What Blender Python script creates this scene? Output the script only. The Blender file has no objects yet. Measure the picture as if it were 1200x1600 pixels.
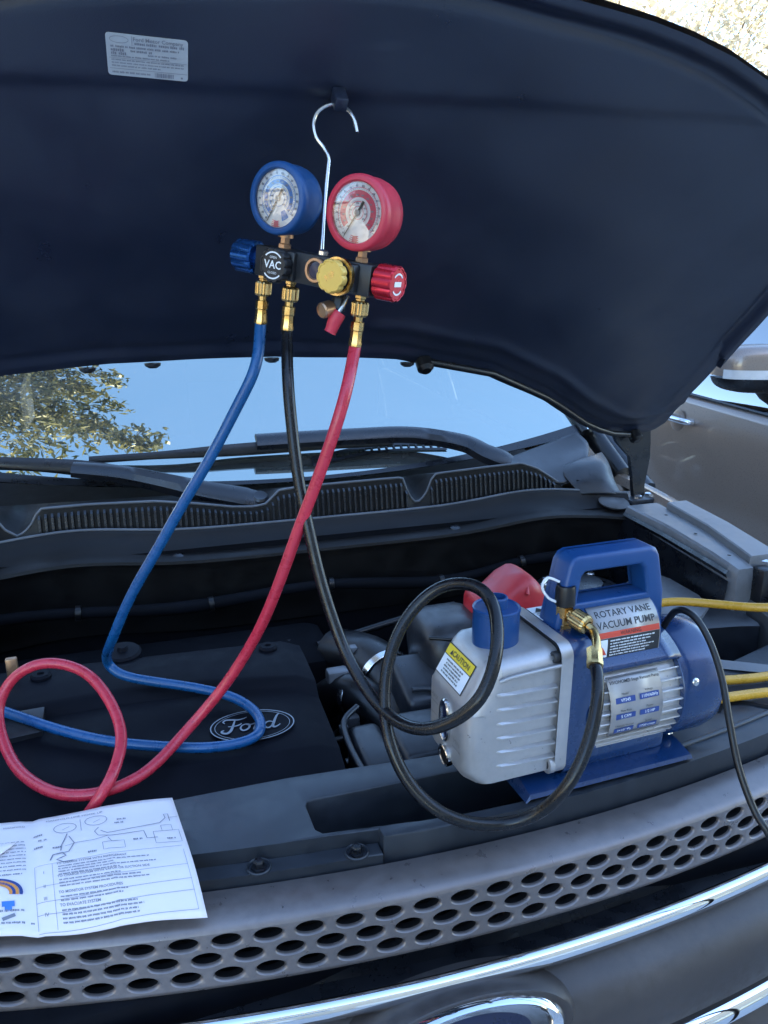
import bpy, bmesh, math, random
from mathutils import Vector, Matrix
random.seed(7)
V = Vector
R = math.radians
SC = bpy.context.scene
COL = SC.collection

# ------------------------------------------------------------------ camera, sky, sun, exposure
cam_data = bpy.data.cameras.new('camera')
cam = bpy.data.objects.new('camera', cam_data); COL.objects.link(cam)
cam_data.sensor_fit = 'VERTICAL'; cam_data.sensor_height = 36; cam_data.lens = 27
cam_data.clip_start = 0.02; cam_data.clip_end = 2000
cam.location = (0, 0, 1.58)
cam.rotation_euler = (R(90 - 16.6), 0, R(-18))
SC.camera = cam
SUN_EL, SUN_AZ = R(27), (0.45, -0.89)          # the sun stands behind the camera and the added house there
_n = math.hypot(*SUN_AZ)
sun_dir = V((SUN_AZ[0]/_n*math.cos(SUN_EL), SUN_AZ[1]/_n*math.cos(SUN_EL), math.sin(SUN_EL)))
world = bpy.data.worlds.new('World'); SC.world = world; world.use_nodes = True
wn = world.node_tree.nodes; wl = world.node_tree.links
bg = wn['Background']; sky = wn.new('ShaderNodeTexSky'); sky.sky_type = 'NISHITA'
sky.sun_disc = False; sky.sun_elevation = SUN_EL
sky.sun_rotation = math.atan2(sun_dir.x, sun_dir.y)
sky.air_density = 1.0; sky.dust_density = 0.3; sky.ozone_density = 2.8
wl.new(sky.outputs[0], bg.inputs[0]); bg.inputs[1].default_value = 0.15
sd = bpy.data.lights.new('sun', 'SUN'); sd.energy = 4.5; sd.angle = R(0.53); sd.color = (1, 0.86, 0.66)
sun = bpy.data.objects.new('sun', sd); COL.objects.link(sun)
sun.rotation_euler = (-sun_dir).to_track_quat('-Z', 'Y').to_euler()
vs = SC.view_settings; vs.view_transform = 'Standard'; vs.look = 'None'; vs.gamma = 1
vs.use_curve_mapping = False; vs.exposure = 2.65
SC.cycles.use_denoising = True
SC.cycles.max_bounces = 8

# ------------------------------------------------------------------ helpers
def mk(name, verts, faces, mat, parent=None, smooth=None, world=False):
    me = bpy.data.meshes.new(name); me.from_pydata([tuple(v) for v in verts], [], faces); me.update()
    return fin(name, me, mat, parent, smooth, world)
def fin(name, me, mat, parent=None, smooth=None, world=False):
    o = bpy.data.objects.new(name, me); COL.objects.link(o)
    if mat: me.materials.append(M[mat] if isinstance(mat, str) else mat)
    if smooth is not None:
        for p in me.polygons: p.use_smooth = True
        if smooth < 180:
            try: me.set_sharp_from_angle(angle=R(smooth))
            except Exception: pass
    if parent:
        o.parent = parent
        if world: o.matrix_parent_inverse = world_matrix(parent).inverted()
    return o
def world_matrix(o):
    m = o.matrix_basis.copy()
    if o.parent: m = world_matrix(o.parent) @ o.matrix_parent_inverse @ m
    return m
def bmo(name, bm, mat, parent=None, smooth=None, world=False):
    me = bpy.data.meshes.new(name); bm.normal_update(); bm.to_mesh(me); bm.free()
    return fin(name, me, mat, parent, smooth, world)
def thing(name, label, cat, loc=(0, 0, 0), rot=(0, 0, 0), group=None):
    o = bpy.data.objects.new(name, None); COL.objects.link(o); o.empty_display_size = 0.05
    o.location = loc; o.rotation_euler = rot
    tag(o, label, cat, group); return o
def tag(o, label, cat, group=None):
    o['label'] = label; o['category'] = cat
    if group: o['group'] = group
    return o
def copy_tree(o, parent=None):
    c = o.copy(); COL.objects.link(c); c.parent = parent
    for ch in list(o.children): copy_tree(ch, c)
    return c
def box_bm(lo, hi, bev=0, seg=2, bm=None):
    new = bm is None
    b = bmesh.new()
    bmesh.ops.create_cube(b, size=1)
    lo, hi = V(lo), V(hi)
    for v in b.verts:
        v.co = V([lo[i] + (v.co[i] + .5)*(hi[i]-lo[i]) for i in range(3)])
    if bev: bmesh.ops.bevel(b, geom=b.edges[:], offset=bev, segments=seg, profile=.5, affect='EDGES')
    if new: return b
    add(bm, b); return bm
def add(bm, other, mat4=None):
    me = bpy.data.meshes.new('tmp'); other.to_mesh(me); other.free()
    if mat4 is not None: me.transform(mat4)
    bm.from_mesh(me); bpy.data.meshes.remove(me)
def box(name, lo, hi, mat, parent, bev=.003, world=False):
    return bmo(name, box_bm(lo, hi, bev), mat, parent, 40, world)
def catmull(P, n=8, closed=False):
    P = [V(p) for p in P]; out = []
    N = len(P)
    for i in range(N if closed else N-1):
        if closed: p0, p1, p2, p3 = P[i-1], P[i], P[(i+1) % N], P[(i+2) % N]
        else: p0, p1, p2, p3 = P[max(i-1, 0)], P[i], P[i+1], P[min(i+2, N-1)]
        for k in range(n):
            t = k/n
            out.append(0.5*((2*p1) + (p2-p0)*t + (2*p0-5*p1+4*p2-p3)*t*t + (3*p1-p0-3*p2+p3)*t**3))
    if not closed: out.append(P[-1])
    return out
def smooth_path(P, it=2):
    P = [V(p) for p in P]
    for _ in range(it):
        P = [P[0]] + [(P[i-1] + 2*P[i] + P[i+1])/4 for i in range(1, len(P)-1)] + [P[-1]]
    return P
def tube_bm(P, r, seg=12, cap=True, bm=None):
    P = [V(p) for p in P]; bm = bm or bmesh.new()
    rad = r if callable(r) else (lambda t: r)
    n = len(P); T = []
    for i in range(n):
        d = P[min(i+1, n-1)] - P[max(i-1, 0)]
        T.append(d.normalized())
    up = V((0, 0, 1)) if abs(T[0].z) < .9 else V((1, 0, 0))
    N = (up - T[0]*up.dot(T[0])).normalized(); rings = []
    for i in range(n):
        N = (N - T[i]*N.dot(T[i])).normalized(); B = T[i].cross(N)
        rr = rad(i/(n-1))
        rings.append([bm.verts.new(P[i] + (N*math.cos(a) + B*math.sin(a))*rr) for a in [2*math.pi*k/seg for k in range(seg)]])
    for i in range(n-1):
        for k in range(seg):
            bm.faces.new((rings[i][k], rings[i][(k+1) % seg], rings[i+1][(k+1) % seg], rings[i+1][k]))
    if cap:
        bm.faces.new(list(reversed(rings[0]))); bm.faces.new(rings[-1])
    return bm
def tube(name, P, r, mat, parent=None, seg=12, world=False):
    return bmo(name, tube_bm(P, r, seg), mat, parent, 60, world)
def frame(o, z, x=None):
    """matrix whose local z is the given axis"""
    z = V(z).normalized()
    x = V(x) if x is not None else (V((1, 0, 0)) if abs(z.x) < .9 else V((0, 1, 0)))
    x = (x - z*x.dot(z)).normalized(); y = z.cross(x)
    m = Matrix((x, y, z)).transposed().to_4x4(); m.translation = V(o); return m
def lathe_bm(prof, seg=32, mat4=None, bm=None, wob=None):
    """prof: list of (radius, height) about local z"""
    b = bmesh.new(); rings = []
    for (r, h) in prof:
        if r < 1e-6: rings.append([b.verts.new((0, 0, h))])
        else:
            rings.append([b.verts.new((r*(wob(k) if wob and r > 0 else 1)*math.cos(2*math.pi*k/seg), r*(wob(k) if wob else 1)*math.sin(2*math.pi*k/seg), h)) for k in range(seg)])
    for i in range(len(rings)-1):
        a, c = rings[i], rings[i+1]
        if len(a) == 1 and len(c) == 1: continue
        for k in range(seg):
            k2 = (k+1) % seg
            if len(a) == 1: b.faces.new((a[0], c[k2], c[k]))
            elif len(c) == 1: b.faces.new((a[k], a[k2], c[0]))
            else: b.faces.new((a[k], a[k2], c[k2], c[k]))
    if mat4 is not None: bmesh.ops.transform(b, matrix=mat4, verts=b.verts[:])
    if bm is None: return b
    add(bm, b); return bm
def lathe(name, prof, o, axis, mat, parent=None, seg=32, world=False, smooth=35, x=None, wob=None):
    return bmo(name, lathe_bm(prof, seg, frame(o, axis, x), wob=wob), mat, parent, smooth, world)
def plate_bm(outer, holes=(), z0=0, z1=1, bev=0, seg=2):
    """flat plate with holes: outline in xy, extruded from z1 (top) to z0"""
    b = bmesh.new(); E = []; loops = []
    for L in [outer] + list(holes):
        vv = [b.verts.new((p[0], p[1], z1)) for p in L]; loops.append(vv)
        E += [b.edges.new((vv[i], vv[(i+1) % len(vv)])) for i in range(len(vv))]
    bmesh.ops.triangle_fill(b, use_beauty=True, use_dissolve=False, edges=E, normal=(0, 0, 1))
    for f in b.faces:
        f.normal_update()
        if f.normal.z < 0: f.normal_flip()
    tops = [e for e in b.edges if len(e.link_faces) == 1]
    for vv in loops:
        low = [b.verts.new((v.co.x, v.co.y, z0)) for v in vv]
        n = len(vv)
        for i in range(n):
            j = (i+1) % n
            e = b.edges.get((vv[i], vv[j])); f = e.link_faces[0]
            l = [l for l in f.loops if l.edge == e][0]
            if l.vert == vv[i]: b.faces.new((vv[j], vv[i], low[i], low[j]))
            else: b.faces.new((vv[i], vv[j], low[j], low[i]))
    if bev: bmesh.ops.bevel(b, geom=tops, offset=bev, segments=seg, profile=.5, affect='EDGES', clamp_overlap=True)
    return b
def rrect(x0, y0, x1, y1, r, n=5):
    out = []
    for cx, cy, a0 in ((x1-r, y1-r, 0), (x0+r, y1-r, 90), (x0+r, y0+r, 180), (x1-r, y0+r, 270)):
        for k in range(n+1):
            a = R(a0 + 90*k/n); out.append((cx + r*math.cos(a), cy + r*math.sin(a)))
    return out
def ellipse(cx, cy, a, b, n=32):
    return [(cx + a*math.cos(2*math.pi*k/n), cy + b*math.sin(2*math.pi*k/n)) for k in range(n)]
def grid(name, f, nu, nv, mat, parent=None, smooth=60, world=False, flip=False, solid=0):
    vs_, fs = [], []
    for j in range(nv+1):
        for i in range(nu+1): vs_.append(f(i/nu, j/nv))
    for j in range(nv):
        for i in range(nu):
            a = j*(nu+1)+i; q = (a, a+1, a+nu+2, a+nu+1)
            fs.append(q[::-1] if flip else q)
    o = mk(name, vs_, fs, mat, parent, smooth, world)
    if solid:
        m = o.modifiers.new('thick', 'SOLIDIFY'); m.thickness = solid; m.offset = -1
    return o
def lin(x, xs, ys):
    if x <= xs[0]: return ys[0]
    for i in range(len(xs)-1):
        if x <= xs[i+1]:
            t = (x-xs[i])/(xs[i+1]-xs[i]); return ys[i]+(ys[i+1]-ys[i])*t
    return ys[-1]
def sm(x, xs, ys):
    """monotone-ish smooth interpolation"""
    if x <= xs[0]: return ys[0]
    for i in range(len(xs)-1):
        if x <= xs[i+1]:
            h = xs[i+1]-xs[i]; t = (x-xs[i])/h
            def m(k):
                if k <= 0 or k >= len(xs)-1: 
                    k0 = min(max(k, 0), len(xs)-1); return ((ys[1]-ys[0])/(xs[1]-xs[0]) if k0 == 0 else (ys[-1]-ys[-2])/(xs[-1]-xs[-2]))
                return (ys[k+1]-ys[k-1])/(xs[k+1]-xs[k-1])
            t2, t3 = t*t, t*t*t
            return (2*t3-3*t2+1)*ys[i] + (t3-2*t2+t)*h*m(i) + (-2*t3+3*t2)*ys[i+1] + (t3-t2)*h*m(i+1)
    return ys[-1]
def sweep(name, prof, path, mat, parent, world=True, smooth=45, flip=False):
    """prof: (dy, z) list; path: function x -> (y offset, z offset) sampled"""
    pass
_tc = {}
def text_bm(s, size, fn, align='CENTER', bold=0.0, shear=0.0, res=2):
    """font text as a flat mesh, every vertex mapped through fn(x, y)"""
    cu = bpy.data.curves.new('t', 'FONT'); cu.body = s; cu.size = size; cu.align_x = align; cu.align_y = 'CENTER'
    cu.resolution_u = res; cu.offset = bold; cu.shear = shear
    o = bpy.data.objects.new('t', cu); COL.objects.link(o)
    dg = bpy.context.evaluated_depsgraph_get()
    me = bpy.data.meshes.new_from_object(o.evaluated_get(dg))
    bpy.data.objects.remove(o); bpy.data.curves.remove(cu)
    b = bmesh.new(); b.from_mesh(me); bpy.data.meshes.remove(me)
    for v in b.verts: v.co = fn(v.co.x, v.co.y)
    return b
def quad_bm(bm, fn, x0, y0, x1, y1, nx=1, ny=1):
    g = [[bm.verts.new(fn(x0+(x1-x0)*i/nx, y0+(y1-y0)*j/ny)) for i in range(nx+1)] for j in range(ny+1)]
    for j in range(ny):
        for i in range(nx): bm.faces.new((g[j][i], g[j][i+1], g[j+1][i+1], g[j+1][i]))
def stroke_bm(bm, pts, w, fn):
    """flat ribbon along a 2-d polyline"""
    n = len(pts); L = []; Rr = []
    for i in range(n):
        a, c = pts[max(i-1, 0)], pts[min(i+1, n-1)]
        dx, dy = c[0]-a[0], c[1]-a[1]; l = math.hypot(dx, dy) or 1
        ww = w(i/(n-1)) if callable(w) else w
        px, py = -dy/l*ww/2, dx/l*ww/2
        L.append(bm.verts.new(fn(pts[i][0]+px, pts[i][1]+py))); Rr.append(bm.verts.new(fn(pts[i][0]-px, pts[i][1]-py)))
    for i in range(n-1): bm.faces.new((Rr[i], Rr[i+1], L[i+1], L[i]))
def greek(bm, fn, x0, x1, y, h, seed=0, ny=1):
    """a line of print too small to read: words as short dashes"""
    rr = random.Random(seed); x = x0
    while x < x1:
        w = rr.uniform(.8, 3.2)*h*1.3
        xe = min(x+w, x1)
        k = x
        while k < xe - h*.2:                      # letters of a word
            lw = h*rr.uniform(.35, .6)
            quad_bm(bm, fn, k, y-h*rr.uniform(.35, .5), min(k+lw, xe), y+h*rr.uniform(.3, .55))
            k += lw + h*.16
        x = xe + h*.55
def plane_fn(o, ex, ey):
    o, ex, ey = V(o), V(ex).normalized(), V(ey).normalized()
    return lambda x, y: o + ex*x + ey*y

# ------------------------------------------------------------------ materials
M = {}
def pm(name, col, rough=.5, metal=0, var=.15, nscale=30, rvar=.12, bump=0, bscale=300, coat=0, coat_r=.05, spec=.5, dust=0, dustcol=(.30, .29, .27), flake=0, ior=None, trans=0, mscale=6):
    m = bpy.data.materials.new(name); m.use_nodes = True; M[name] = m
    nt = m.node_tree; N = nt.nodes; L = nt.links; p = N['Principled BSDF']
    tc = N.new('ShaderNodeTexCoord')
    n1 = N.new('ShaderNodeTexNoise'); n1.inputs['Scale'].default_value = nscale; n1.inputs['Detail'].default_value = 8; n1.inputs['Roughness'].default_value = .65
    n2 = N.new('ShaderNodeTexNoise'); n2.inputs['Scale'].default_value = mscale; n2.inputs['Detail'].default_value = 5
    L.new(tc.outputs['Object'], n1.inputs['Vector']); L.new(tc.outputs['Object'], n2.inputs['Vector'])
    mul = N.new('ShaderNodeMath'); mul.operation = 'MULTIPLY'; L.new(n1.outputs[0], mul.inputs[0]); L.new(n2.outputs[0], mul.inputs[1])
    mr = N.new('ShaderNodeMapRange'); mr.inputs[1].default_value = .1; mr.inputs[2].default_value = .42
    mr.inputs[3].default_value = 1-var; mr.inputs[4].default_value = 1+var; L.new(mul.outputs[0], mr.inputs[0])
    cm = N.new('ShaderNodeVectorMath'); cm.operation = 'SCALE'; cm.inputs[0].default_value = col; L.new(mr.outputs[0], cm.inputs['Scale'])
    out = cm.outputs[0]
    if dust:
        ge = N.new('ShaderNodeNewGeometry'); sx = N.new('ShaderNodeSeparateXYZ'); L.new(ge.outputs['Normal'], sx.inputs[0])
        d1 = N.new('ShaderNodeMapRange'); d1.inputs[1].default_value = .2; d1.inputs[2].default_value = .9; d1.inputs[3].default_value = .12; L.new(sx.outputs[2], d1.inputs[0])
        d2 = N.new('ShaderNodeMapRange'); d2.inputs[1].default_value = .12; d2.inputs[2].default_value = .40; L.new(mul.outputs[0], d2.inputs[0]); d2.inputs[3].default_value = .3
        dm = N.new('ShaderNodeMath'); dm.operation = 'MULTIPLY'; L.new(d1.outputs[0], dm.inputs[0]); L.new(d2.outputs[0], dm.inputs[1])
        ds = N.new('ShaderNodeMath'); ds.operation = 'MULTIPLY'; ds.inputs[1].default_value = dust; L.new(dm.outputs[0], ds.inputs[0])
        mx = N.new('ShaderNodeMix'); mx.data_type = 'RGBA'; L.new(ds.outputs[0], mx.inputs[0]); L.new(out, mx.inputs[6]); mx.inputs[7].default_value = (*dustcol, 1)
        out = mx.outputs[2]
    L.new(out, p.inputs['Base Color'])
    rr = N.new('ShaderNodeMapRange'); rr.inputs[1].default_value = .3; rr.inputs[2].default_value = .7; rr.inputs[3].default_value = max(.02, rough-rvar); rr.inputs[4].default_value = min(1, rough+rvar)
    L.new(n1.outputs[0], rr.inputs[0]); L.new(rr.outputs[0], p.inputs['Roughness'])
    p.inputs['Metallic'].default_value = metal; p.inputs['Coat Weight'].default_value = coat; p.inputs['Coat Roughness'].default_value = coat_r
    p.inputs['Specular IOR Level'].default_value = spec
    if ior: p.inputs['IOR'].default_value = ior
    if trans: p.inputs['Transmission Weight'].default_value = trans
    if bump:
        n3 = N.new('ShaderNodeTexNoise'); n3.inputs['Scale'].default_value = bscale; n3.inputs['Detail'].default_value = 3; L.new(tc.outputs['Object'], n3.inputs['Vector'])
        b = N.new('ShaderNodeBump'); b.inputs['Strength'].default_value = bump; b.inputs['Distance'].default_value = .001; L.new(n3.outputs[0], b.inputs['Height']); L.new(b.outputs[0], p.inputs['Normal'])
    return m
def glassy(name, tint, ior, gloss=(1, 1, 1), rough=.0, film=0):
    """a pane: see-through with a Fresnel reflection"""
    m = bpy.data.materials.new(name); m.use_nodes = True; M[name] = m
    nt = m.node_tree; N = nt.nodes; L = nt.links; N.remove(N['Principled BSDF']); out = N['Material Output']
    t = N.new('ShaderNodeBsdfTransparent'); t.inputs[0].default_value = (*tint, 1)
    g = N.new('ShaderNodeBsdfGlossy'); g.inputs['Roughness'].default_value = rough; g.inputs[0].default_value = (*gloss, 1)
    f = N.new('ShaderNodeFresnel'); f.inputs[0].default_value = ior
    x = N.new('ShaderNodeMixShader'); L.new(f.outputs[0], x.inputs[0]); L.new(t.outputs[0], x.inputs[1]); L.new(g.outputs[0], x.inputs[2])
    last = x.outputs[0]
    if film:                                     # thin film of dust and wiped smears on the pane
        tc = N.new('ShaderNodeTexCoord'); mp = N.new('ShaderNodeMapping'); mp.inputs['Scale'].default_value = (1.2, 3.5, 3.5); L.new(tc.outputs['Object'], mp.inputs[0])
        no = N.new('ShaderNodeTexNoise'); no.inputs['Scale'].default_value = 3; no.inputs['Detail'].default_value = 9; L.new(mp.outputs[0], no.inputs['Vector'])
        mr = N.new('ShaderNodeMapRange'); mr.inputs[1].default_value = .35; mr.inputs[2].default_value = .75; mr.inputs[3].default_value = film*.5; mr.inputs[4].default_value = film*1.6; L.new(no.outputs[0], mr.inputs[0])
        df = N.new('ShaderNodeBsdfDiffuse'); df.inputs[0].default_value = (.55, .54, .52, 1)
        y = N.new('ShaderNodeMixShader'); L.new(mr.outputs[0], y.inputs[0]); L.new(last, y.inputs[1]); L.new(df.outputs[0], y.inputs[2]); last = y.outputs[0]
    L.new(last, out.inputs[0])
def leafmat(name, c1, c2, tr=.35):
    m = bpy.data.materials.new(name); m.use_nodes = True; M[name] = m
    nt = m.node_tree; N = nt.nodes; L = nt.links; p = N['Principled BSDF']; out = N['Material Output']
    ge = N.new('ShaderNodeNewGeometry'); mx = N.new('ShaderNodeMix'); mx.data_type = 'RGBA'
    L.new(ge.outputs['Random Per Island'], mx.inputs[0]); mx.inputs[6].default_value = (*c1, 1); mx.inputs[7].default_value = (*c2, 1)
    L.new(mx.outputs[2], p.inputs['Base Color']); p.inputs['Roughness'].default_value = .45
    t = N.new('ShaderNodeBsdfTranslucent'); L.new(mx.outputs[2], t.inputs[0]); x = N.new('ShaderNodeMixShader'); x.inputs[0].default_value = tr
    L.new(p.outputs[0], x.inputs[1]); L.new(t.outputs[0], x.inputs[2]); L.new(x.outputs[0], out.inputs[0])

pm('liner', (.0115, .0172, .036), .38, var=.14, nscale=10, bump=.2, bscale=900, spec=.7, mscale=2)
pm('black_plastic', (.0060, .0070, .0100), .30, var=.3, bump=.10, bscale=700, dust=.012, spec=.55)
pm('dusty_plastic', (.011, .013, .018), .38, var=.35, nscale=50, bump=.12, bscale=800, dust=.07)
pm('cover_plastic', (.014, .018, .025), .46, var=.3, nscale=60, bump=.12, bscale=900, dust=.10, dustcol=(.24, .26, .29))
pm('ledge_plastic', (.0065, .0062, .0066), .50, var=.5, nscale=25, bump=.1, bscale=700, spec=.22, dust=.012, dustcol=(.2, .14, .1))
pm('edge_highlight', (.085, .092, .105), .45, var=.3, nscale=40)  # lighter grey that paints the highlight along the cowl edges
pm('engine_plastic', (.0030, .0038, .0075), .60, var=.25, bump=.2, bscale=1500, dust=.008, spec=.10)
pm('rubber', (.0050, .0052, .0065), .36, var=.2, spec=.45, dust=.01)
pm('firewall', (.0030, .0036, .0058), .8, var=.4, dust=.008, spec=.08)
pm('inner_metal', (.16, .165, .175), .42, .15, var=.22, nscale=60, dust=.22, dustcol=(.26, .26, .26))
pm('grey_plastic', (.045, .048, .055), .5, var=.2, dust=.2, nscale=60)
pm('brown_paint', (.245, .185, .147), .34, .35, var=.03, coat=.8, coat_r=.04, nscale=300)
pm('grille_silver', (.180, .156, .150), .36, .55, var=.20, nscale=60, bump=.06, bscale=1500, dust=.22, dustcol=(.26, .235, .22))
pm('grille_dark', (.055, .045, .042), .48, .3, var=.2, nscale=70, bump=.1, bscale=1200, dust=.10)
pm('hole_black', (.005, .005, .006), .7, spec=.2)
pm('chrome', (.80, .81, .83), .05, 1, var=.04, rvar=.03)
pm('steel', (.62, .62, .62), .22, 1, var=.1)
pm('brass', (.60, .40, .16), .26, 1, var=.15, nscale=80)
pm('cast_alu', (.43, .415, .41), .38, .55, var=.10, nscale=120, bump=.16, bscale=1800)
pm('fin_alu', (.54, .52, .51), .36, .6, var=.12, nscale=120, bump=.1, bscale=1500)
pm('pump_blue', (.004, .027, .095), .28, .10, var=.10, coat=.5, coat_r=.14, bump=.05, bscale=900)
pm('cap_blue', (.007, .050, .170), .36, var=.08, bump=.04)
pm('knob_blue', (.012, .075, .250), .24, .7, var=.1)
pm('knob_red', (.48, .018, .035), .26, .6, var=.1)
pm('boot_blue', (.006, .060, .200), .46, var=.12, bump=.05)
pm('boot_red', (.52, .030, .055), .46, var=.12, bump=.05)
pm('hose_blue', (.004, .072, .215), .30, var=.14, nscale=80, dust=.05)
pm('hose_red', (.50, .026, .052), .30, var=.14, nscale=80, dust=.05)
pm('hose_black', (.0045, .0045, .0055), .26, var=.15, nscale=80, dust=.012, spec=.4)
pm('hose_yellow', (.62, .33, .030), .30, var=.12, nscale=80, dust=.08)
pm('battery_red', (.45, .020, .030), .45, var=.15, dust=.1)
pm('anodised_black', (.022, .023, .026), .40, .3, var=.2, bump=.06)
pm('knob_yellow', (.66, .44, .10), .38, .25, var=.1)
pm('print_white', (.78, .79, .80), .5, var=.03)
pm('sticker_grey', (.40, .43, .47), .5, var=.1, nscale=40)
pm('badge_grey', (.22, .24, .27), .4, .2, var=.1)
pm('label_silver', (.32, .305, .30), .40, .45, var=.10)
pm('print_black', (.02, .02, .022), .5)
pm('print_blue', (.02, .05, .20), .5)
pm('print_red', (.60, .06, .03), .5)
pm('print_yellow', (.75, .55, .02), .5)
pm('print_grey', (.20, .21, .25), .55)
pm('dial_white', (.74, .74, .76), .5, var=.03)
pm('dial_blue', (.05, .20, .55), .5)
pm('dial_red', (.62, .06, .12), .5)
pm('print_orange', (.65, .25, .05), .5)
pm('paper', (.76, .69, .70), .75, var=.04, nscale=12, bump=.05, bscale=60)
pm('emblem_blue', (.004, .008, .035), .30, .0, coat=.3)
pm('strap_white', (.7, .7, .7), .4)
pm('dark_bronze', (.022, .016, .012), .5, .5, var=.4)
pm('bronze', (.45, .27, .16), .35, .8)
pm('lamp_lens', (.62, .60, .58), .15, coat=1)
pm('concrete', (.46, .45, .435), .85, var=.15, nscale=5, bump=.4, bscale=120)
pm('stucco', (.50, .45, .38), .9, var=.1, nscale=20, bump=.4, bscale=80)
pm('roof_tile', (.22, .10, .07), .8, var=.25)
pm('wood_white', (.70, .69, .66), .6, var=.08)
pm('bark', (.14, .105, .08), .9, var=.4, nscale=12, bump=.8, bscale=40)
pm('dry_grass', (.20, .17, .09), .95, var=.3, nscale=3, bump=.6, bscale=30)
pm('tyre', (.02, .02, .02), .8, var=.2)
pm('cabin', (.035, .035, .038), .8)
glassy('windshield_glass', (.14, .17, .17), 7.2, (.88, 1, .90), film=.05)
glassy('car_glass', (.18, .2, .2), 3.0)
glassy('lamp_glass', (.85, .86, .88), 1.6)
glassy('lens_glass', (.95, .96, .97), 1.9)
leafmat('leaf_olive', (.030, .042, .012), (.24, .21, .075), .35)
leafmat('leaf_dry', (.40, .36, .25), (.60, .55, .42), .5)

X0 = .335                                           # centre line of the open car
def yf(x): return .579 + .23*(x-X0)**2              # front curve of the grille

# ------------------------------------------------------------------ ground, house, trees
def struct(o): o['kind'] = 'structure'; return o
struct(mk('ground', [(-400, -400, -.02), (400, -400, -.02), (400, 400, -.02), (-400, 400, -.02)], [(0, 1, 2, 3)], 'dry_grass'))
struct(mk('driveway', [(-3.5, -7, 0), (7, -7, 0), (7, 12, 0), (-3.5, 12, 0)], [(0, 1, 2, 3)], 'concrete'))  # out of view; concrete made pale to bounce light up to the hood

HY = -7.0  # the house is unseen, added to keep the sun off both cars
house = thing('house', 'pale stucco two-storey house with tiled roof, unseen, added behind the photographer to shade both cars', 'house', (1.5, -10, 0))
def house_parts():
    bmo('wall', box_bm((-2.4, -14, 0), (14, HY, 8.6)), 'stucco', house, None, True)
    for e, m in ((HY+.4, -10.6), (-14.4, -10.6)):
        verts = [(-2.9, e, 8.6), (14.5, e, 8.6), (14.5, m, 10.1), (-2.9, m, 10.1), (-2.9, e, 8.74), (14.5, e, 8.74), (14.5, m, 10.24), (-2.9, m, 10.24)]
        mk('roof', verts, [(0, 1, 2, 3), (7, 6, 5, 4), (0, 4, 5, 1), (1, 5, 6, 2), (3, 2, 6, 7), (0, 3, 7, 4)], 'roof_tile', house, None, True)
    for x, z0, z1, w in ((11.2, 1.0, 2.3, 1.5), (7.6, 1.0, 2.3, 1.6), (11.2, 4.2, 5.5, 1.4), (-.6, 4.2, 5.5, 1.4), (3.2, 4.2, 5.5, 1.4), (6.6, 4.2, 5.5, 1.4)):
        f = bmo('window', plate_bm(rrect(-w/2-.08, -.08, w/2+.08, z1-z0+.08, .005, 1), [rrect(-w/2, 0, w/2, z1-z0, .004, 1)], 0, .06), 'wood_white', house)
        f.matrix_basis = Matrix.Translation((x-1.5, HY+.001+10, z0)) @ Matrix(((-1, 0, 0, 0), (0, 0, 1, 0), (0, 1, 0, 0), (0, 0, 0, 1)))
        mk('pane', [(-w/2, 0, .02), (w/2, 0, .02), (w/2, z1-z0, .02), (-w/2, z1-z0, .02)], [(0, 1, 2, 3)], 'car_glass', f)
    for k in range(5): box('garage_door_panel', (.4, HY+.001, .02+.44*k), (4.6, HY+.06, .45+.44*k), 'wood_white', house, .02, True)
    d = box('door', (-1.4, HY+.001, .02), (-.5, HY+.06, 2.05), 'wood_white', house, .01, True)
    lathe('handle', [(0, 0), (.03, 0), (.03, .04), (0, .05)], (-.6, HY+.06, 1.0), (0, 1, 0), 'brass', d, 12, True)
house_parts()

gw = thing('glint_wall', 'long unseen white wall added beyond the left-hand trees to glint in the gauge dials', 'wall', (-12.5, 2, 0))  # added out of view as a sunlit reflector for the gauge dials
box('wall', (-12.7, -6, 0), (-12.3, 12, 3.4), 'wood_white', gw, .02, True)
box('coping', (-12.8, -6.1, 3.401), (-12.2, 12.1, 3.5), 'wood_white', gw, .02, True)

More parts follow.
